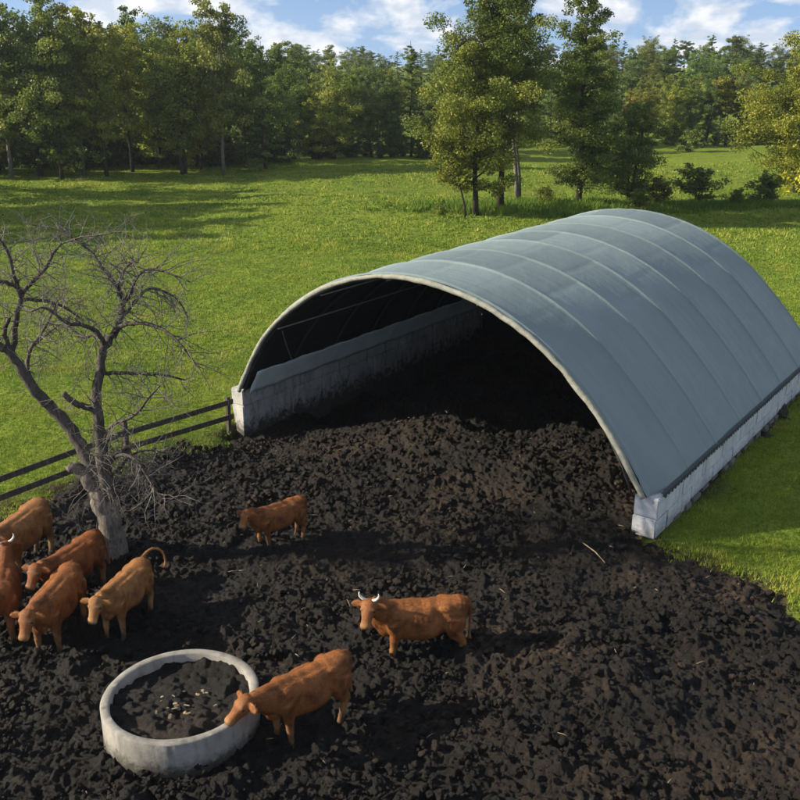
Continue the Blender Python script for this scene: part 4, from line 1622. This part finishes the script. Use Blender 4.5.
# right edge
x, y = P_(790, 190)
plant(gen_tree(7, 13.6, 0.05, 5.6, 'broad', 52000, 0.10, stems=2, trunk_r=0.22), 'leafy_tree', 'big rounded yellowing tree at the right edge of the field', 'tree', None,
      x + 0.6, y, 0.2, tint_=(1.35, 1.22, 0.8))
x, y = P_(806, 222)
plant(gen_tree(8, 9.4, 0.2, 2.5, 'broad', 11000, 0.14, trunk_r=0.14), 'young_tree', 'bright yellow green young tree cut by the right picture edge', 'tree', None,
      x + 0.4, y, 0.2, tint_=(2.3, 1.9, 0.9))

# shrubs on the bank behind the shelter
shr = [gen_tree(40 + k, 3.0, 0.02, 1.7, 'bush', 3600, 0.11, stems=3, trunk_r=0.05) for k in range(3)]
SHR = 'shrubs along the bank behind the shelter'
for k, (px, py, s, tn, lab) in enumerate((
        (697, 196, 1.15, (0.75, 0.85, 0.9), 'dark spreading shrub standing alone on the bank right of the conifer'),
        (660, 200, 0.85, (1.0, 0.85, 0.8), 'brownish shrub between the bushy tree and the dark spreading shrub'),
        (765, 197, 1.0, (0.7, 0.8, 0.85), 'dark low shrub under the big tree at the right edge'),
        (735, 203, 0.55, (0.9, 0.95, 0.85), 'small low shrub between the spreading shrub and the right edge tree'),
        (640, 210, 0.6, (0.9, 1.0, 0.85), 'small shrub at the foot of the bushy tree behind the shelter roof'),
        (545, 207, 0.55, (1.0, 1.0, 0.85), 'low shrub between the twin stemmed tree and the conifer'),
        (440, 222, 0.38, (1.3, 1.3, 0.9), 'small weedy shrub left of the leaning sapling'),
        (690, 150, 1.1, (0.9, 1.0, 0.9), 'grey green shrub out in the far meadow'))):
    x, y = P_(px, py)
    plant(shr[k % 3], 'shrub', lab, 'shrub', SHR, x, y, k * 1.3, (s, s, s * (0.85 if k != 6 else 0.7)), tn, stem='stem', leaf_name='foliage')

# tall weeds under the group
r_ = np.random.default_rng(9)
wx_, wy_ = [], []
for (px, py, sx, sy, n) in ((500, 215, 7, 2.2, 1500), (590, 207, 8, 2.0, 1500), (680, 203, 9, 1.6, 2200), (770, 204, 7, 1.5, 1600)):
    c = P_(px, py)
    wx_.append(r_.normal(c[0], sx * .5, n))
    wy_.append(r_.normal(c[1], sy * .5, n))
wx_, wy_ = np.concatenate(wx_), np.concatenate(wy_)
P, t = blades(wx_, wy_, r_.uniform(0.25, 0.75, len(wx_)), np.full(len(wx_), 0.045), 4, 77, 0.8)
me = np_mesh('weeds', P, np.arange(len(P)).reshape(-1, 3), False)
set_attr(me, 'tint', t * 0.45, 'FACE')
tag(link('weeds', me, M['grass']), 'tall dark green weeds under the trees behind the shelter', 'weeds', kind='stuff')

# woodland kinds, shared by many trees
KB = [gen_tree(60 + k, 15.0, 0.06 + 0.14 * (k % 2), 3.6 + 0.4 * (k % 3), 'birch' if k % 2 else 'broad', 15000, 0.13, trunk_r=0.19, stems=1 + (k % 3 == 2)) for k in range(6)]
KS = [gen_tree(80 + k, 15.0, 0.06, 2.7, 'spruce', 12000, 0.15, trunk_r=0.17) for k in range(3)]
KP = [gen_tree(90 + k, 14.0, 0.45, 3.0, 'pine', 9000, 0.15, trunk_r=0.17, dens=1.5) for k in range(2)]
KU = [gen_tree(96 + k, 4.5, 0.0, 2.4, 'bush', 4500, 0.14, stems=3, trunk_r=0.06) for k in range(2)]
KBP = []
for tm, cm in (KB[1], KB[3]):
    t2 = tm.copy()
    t2.materials.clear()
    t2.materials.append(M['bark_pale'])
    KBP.append((t2, cm))
for tm, cm in (KP[0],):
    t2 = tm.copy()
    t2.materials.clear()
    t2.materials.append(M['bark_pale'])
    KPP = (t2, cm)

rnd = random.Random(77)


def wood(tree, label, cat, group, px, py, H, base_H, tn, bark='bark_dark', wide=1.0, name='leafy_tree', ang=None):
    x, y = P_(px, py)
    s = H / base_H
    j = lambda: rnd.uniform(0.88, 1.12)
    w_ = s * wide
    return plant(tree, name, label, cat, group, x, y, rnd.uniform(0, 6.28) if ang is None else ang, (w_ * j(), w_ * j(), s), tuple(c * rnd.uniform(0.92, 1.08) for c in tn), bark)


# left wood, front row seen one by one: (px, py, height, tree, tint, label)
LW = 'front row of the wood at the left'
rowL = [
    (-8, 176, 17.5, KB[0], GG, 'dark tall leafy tree at the far left edge of the left wood'),
    (10, 174, 17.0, KBP[0], GG, 'leafy tree with a leaning pale trunk second from the left edge of the left wood'),
    (38, 175, 18.0, KB[2], DG, 'dark multi stemmed tree third from the left edge of the left wood'),
    (62, 172, 17.0, KB[4], GG, 'leafy tree with spreading crown right of the dark multi stemmed tree'),
    (86, 172, 16.5, KBP[1], OL, 'pale trunked leafy tree where the left wood top steps down'),
    (108, 171, 16.0, KB[3], OL, 'olive leafy tree left of the most yellow tree in the left wood'),
    (134, 171, 15.0, KB[1], YG, 'most yellow leafy tree in the middle of the left wood'),
    (160, 169, 14.6, KB[0], OL, 'olive leafy tree just right of the most yellow tree'),
    (184, 168, 14.0, KB[5], GG, 'green leafy tree left of the tall airy tree in the left wood'),
    (204, 167, 15.0, KB[2], RU, 'rusty tinted tree with thin crown in the left wood'),
    (222, 166, 17.6, KBP[0], GG, 'tall airy pale trunked tree rising above the right half of the left wood'),
    (246, 164, 15.2, KB[4], DG, 'dark leafy tree right of the tall airy tree'),
    (266, 163, 14.0, KS[1], DG, 'dark spruce near the right end of the left wood'),
    (282, 162, 11.0, KB[5], DG, 'lower dark leafy tree ending the left wood on the right'),
]
for k, (px, py, H_, tr_, tn, lab) in enumerate(rowL):
    py += (0, 4, 1, 6, 2, 5, 0)[k % 7]
    H_ *= 0.97
    tn = tuple(q * 1.15 for q in tn)
    wood(tr_, lab, 'tree', LW, px, py, H_, 15.0, tn)
LBK = 'trees deep in the left wood'
for k in range(20):
    px = -30 + 320 * (k + rnd.random() * 0.8) / 20
    py = 160 - rnd.uniform(0, 13) - max(0, (px - 200)) * 0.03
    kk = rnd.random()
    tr_ = KS[k % 3] if kk < 0.25 else KB[k % 6]
    wood(tr_, 'leafy tree packed deep inside the wood at the left', 'tree', LBK, px, py, rnd.uniform(14.0, 17.5) - max(0, px - 180) * 0.012, 15.0, DG if kk < 0.5 else GG)
for k in range(32):
    px = -20 + 310 * (k + rnd.random()) / 32
    wood(KU[k % 2], 'dark undergrowth bush along the foot of the left wood', 'bush', 'bushes at the foot of the left wood', px,
         174 - px * 0.040 - rnd.uniform(0, 6), rnd.uniform(2.2, 6.5), 4.5, (0.6, 0.7, 0.8), name='bush')

# wood at the far end of the field
CW_ = 'front row of the wood at the far end of the field'
rowC = [
    (296, 157, 12.0, 15, KB[0], DG, 'dark tree at the left end of the far wood'),
    (312, 157, 10.2, 15, KB[4], YG, 'bright yellow green rounded tree at the edge of the far wood'),
    (334, 157, 12.6, 15, KB[2], OL, 'olive tree right of the bright rounded tree in the far wood'),
    (352, 156, 11.0, 15, KB[1], GG, 'green tree in the middle of the far wood edge'),
    (372, 156, 9.8, 15, KB[5], (0.95, 0.95, 1.0), 'greyish thin crowned tree in the far wood edge'),
    (392, 156, 10.8, 15, KB[3], DG, 'dark green tree left of the pointed spruce in the far wood'),
    (412, 155, 15.0, 15, KS[0], DG, 'tall pointed spruce rising over the far wood'),
    (432, 156, 11.0, 15, KB[0], GG, 'green tree right of the pointed spruce in the far wood'),
    (447, 155, 15.3, 15, KS[2], DG, 'broader spruce top beside the leafy group in the far wood'),
]
for px, py, H_, b_, tr_, tn, lab in rowC:
    wood(tr_, lab, 'tree', CW_, px, py, H_ * (0.93 if tr_ in KS else 0.88), b_, tuple(q * 1.15 for q in tn))
CBK = 'trees deep in the far wood'
for k in range(34):
    px = 275 + 300 * (k + rnd.random()) / 34
    py = rnd.choice((150, 144, 138)) + rnd.uniform(-2, 2)
    kk = rnd.random()
    tr_ = KS[k % 3] if kk < 0.35 else KB[k % 6]
    wood(tr_, 'tree crowded deep inside the wood at the far end of the field', 'tree', CBK, px, py, rnd.uniform(10.0, 12.0), 15.0, DG if kk < 0.6 else GG)
for k in range(14):
    px = 290 + 170 * (k + rnd.random()) / 14
    wood(KU[k % 2], 'dark undergrowth bush along the foot of the far wood', 'bush', 'bushes at the foot of the far wood', px, 157 - rnd.uniform(0, 1.5),
         rnd.uniform(1.5, 3), 4.5, (0.6, 0.7, 0.8), name='bush')

# right far wood and the hill behind it
RW_ = 'front row of the wood beyond the right meadow'
rowR = [
    (604, 146, 9.0, 15, KB[2], DG, 'dark tree of the right far wood showing beside the conifer'),
    (628, 146, 8.2, 15, KB[0], RU, 'brownish tree of the right far wood near the bushy tree'),
    (648, 145, 8.0, 15, KB[1], OL, 'olive tree left of the bright tree in the right far wood'),
    (672, 144, 8.6, 15, KB[4], YG, 'light yellow green tree in the middle of the right far wood'),
    (688, 144, 9.0, 15, KB[3], GG, 'green tree right of the light tree in the right far wood'),
    (705, 144, 8.4, 15, KB[5], DG, 'dark tree left of the pale trunked pines in the right far wood'),
    (718, 144, 9.8, 14, KPP, OL, 'left one of the two pines with bare pale trunks'),
    (725, 144, 9.4, 14, KPP, OL, 'right one of the two pines with bare pale trunks'),
    (738, 144, 8.6, 15, KB[0], DG, 'dark tree right of the pale trunked pines'),
    (752, 144, 8.0, 15, KB[2], RU, 'rusty tree left of the big tree at the right edge'),
    (775, 144, 9.0, 15, KB[4], GG, 'green tree showing behind the big tree at the right edge'),
    (797, 144, 9.0, 15, KB[1], GG, 'green tree at the right edge of the far wood'),
]
for px, py, H_, b_, tr_, tn, lab in rowR:
    wood(tr_, lab, 'tree', RW_, px, py, H_, b_, tn)
for k in range(16):
    px = 600 + 210 * (k + rnd.random()) / 16
    wood(KU[k % 2], 'undergrowth bush along the foot of the right far wood', 'bush', 'bushes at the foot of the right far wood', px, 145 - rnd.uniform(0, 1.5),
         rnd.uniform(1.5, 3.2), 4.5, (0.75, 0.8, 0.8), name='bush')
for k in range(60):
    row = k % 3
    yy = (165, 200, 245)[row] + rnd.uniform(-10, 10)
    px = 560 + 280 * ((k // 3) + rnd.random()) / 20
    xx = (px - 400) / FPX * yy * 1.02
    kk = rnd.random()
    tr_ = KS[k % 3] if kk < 0.35 else (KP[k % 2] if kk < 0.5 else KB[k % 6])
    Ht = (9.3, 9.8, 10.6)[row] * rnd.uniform(0.88, 1.12)
    s = Ht / 15
    plant(tr_, 'leafy_tree', 'distant tree among many on the wooded hill at the right', 'tree', 'trees on the wooded hill', xx, yy, rnd.uniform(0, 6.28),
          (s * 1.15, s * 1.15, s), tuple(c * rnd.uniform(0.85, 1.2) for c in (DG if kk < .55 else GG)))
for k in range(36):
    yy = 190 + 30 * (k % 2) + rnd.uniform(-8, 8)
    px = -20 + 600 * (k + rnd.random()) / 36
    xx = (px - 400) / FPX * yy * 1.02
    s = rnd.uniform(8.5, 10.5) / 15
    plant(KS[k % 3] if rnd.random() < .4 else KB[k % 6], 'leafy_tree', 'distant tree on the rise behind the woods', 'tree', 'trees on the rise behind the woods', xx, yy,
          rnd.uniform(0, 6.28), (s * 1.15, s * 1.15, s), GG)

# the wood goes on round the left side of the pasture
for k, (xx, yy, Ht) in enumerate(((-44, 64, 15), (-49, 69, 17), (-42, 74, 14), (-47, 79, 16), (-44, 86, 16), (-52, 75, 17), (-50, 90, 17))):
    plant(KB[k % 6], 'leafy_tree', 'leafy tree of the wood bordering the left side of the pasture', 'tree', 'trees bordering the left side of the pasture', xx, yy,
          k * 1.1, (Ht / 15, Ht / 15, Ht / 15), GG)

# autumn air between the yard and the far woods
mb = MB()
mb.box((0, 440, 22), (2200, 1160, 60))
hz = mb.build('haze', None)
hm = bpy.data.materials.new('haze')
hm.use_nodes = True
hn_ = hm.node_tree.nodes
hn_.remove(hn_['Principled BSDF'])
pv = hn_.new('ShaderNodeVolumePrincipled')
pv.inputs['Color'].default_value = (0.80, 0.88, 1.0, 1)
pv.inputs['Density'].default_value = 0.00017
pv.inputs['Anisotropy'].default_value = 0.3
hm.node_tree.links.new(pv.outputs[0], hn_['Material Output'].inputs['Volume'])
hz.data.materials.append(hm)
tag(hz, 'thin autumn haze over the pasture', 'haze', kind='stuff')

for k in range(64):
    row = k % 2
    yy = 300 + 45 * row + rnd.uniform(-12, 12)
    px = -30 + 860 * ((k // 2) + rnd.random()) / 32
    xx = (px - 400) / FPX * yy * 1.02
    s = rnd.uniform(8.0, 10.5) / 15
    plant(KS[k % 3] if rnd.random() < .4 else KB[k % 6], 'leafy_tree', 'distant tree on the rise behind the woods', 'tree', 'trees on the rise behind the woods', xx, yy,
          rnd.uniform(0, 6.28), (s * 1.6, s * 1.6, s), (0.85, 0.95, 0.95))

for k in range(9):
    xx, yy, Ht = -66 - 7 * k + rnd.uniform(-3, 3), 100 + 4 * k + rnd.uniform(-8, 8), rnd.uniform(14, 17)
    plant(KB[k % 6], 'leafy_tree', 'leafy tree of the wood bordering the left side of the pasture', 'tree', 'trees bordering the left side of the pasture', xx, yy,
          k * 1.7, (Ht / 15, Ht / 15, Ht / 15), GG)
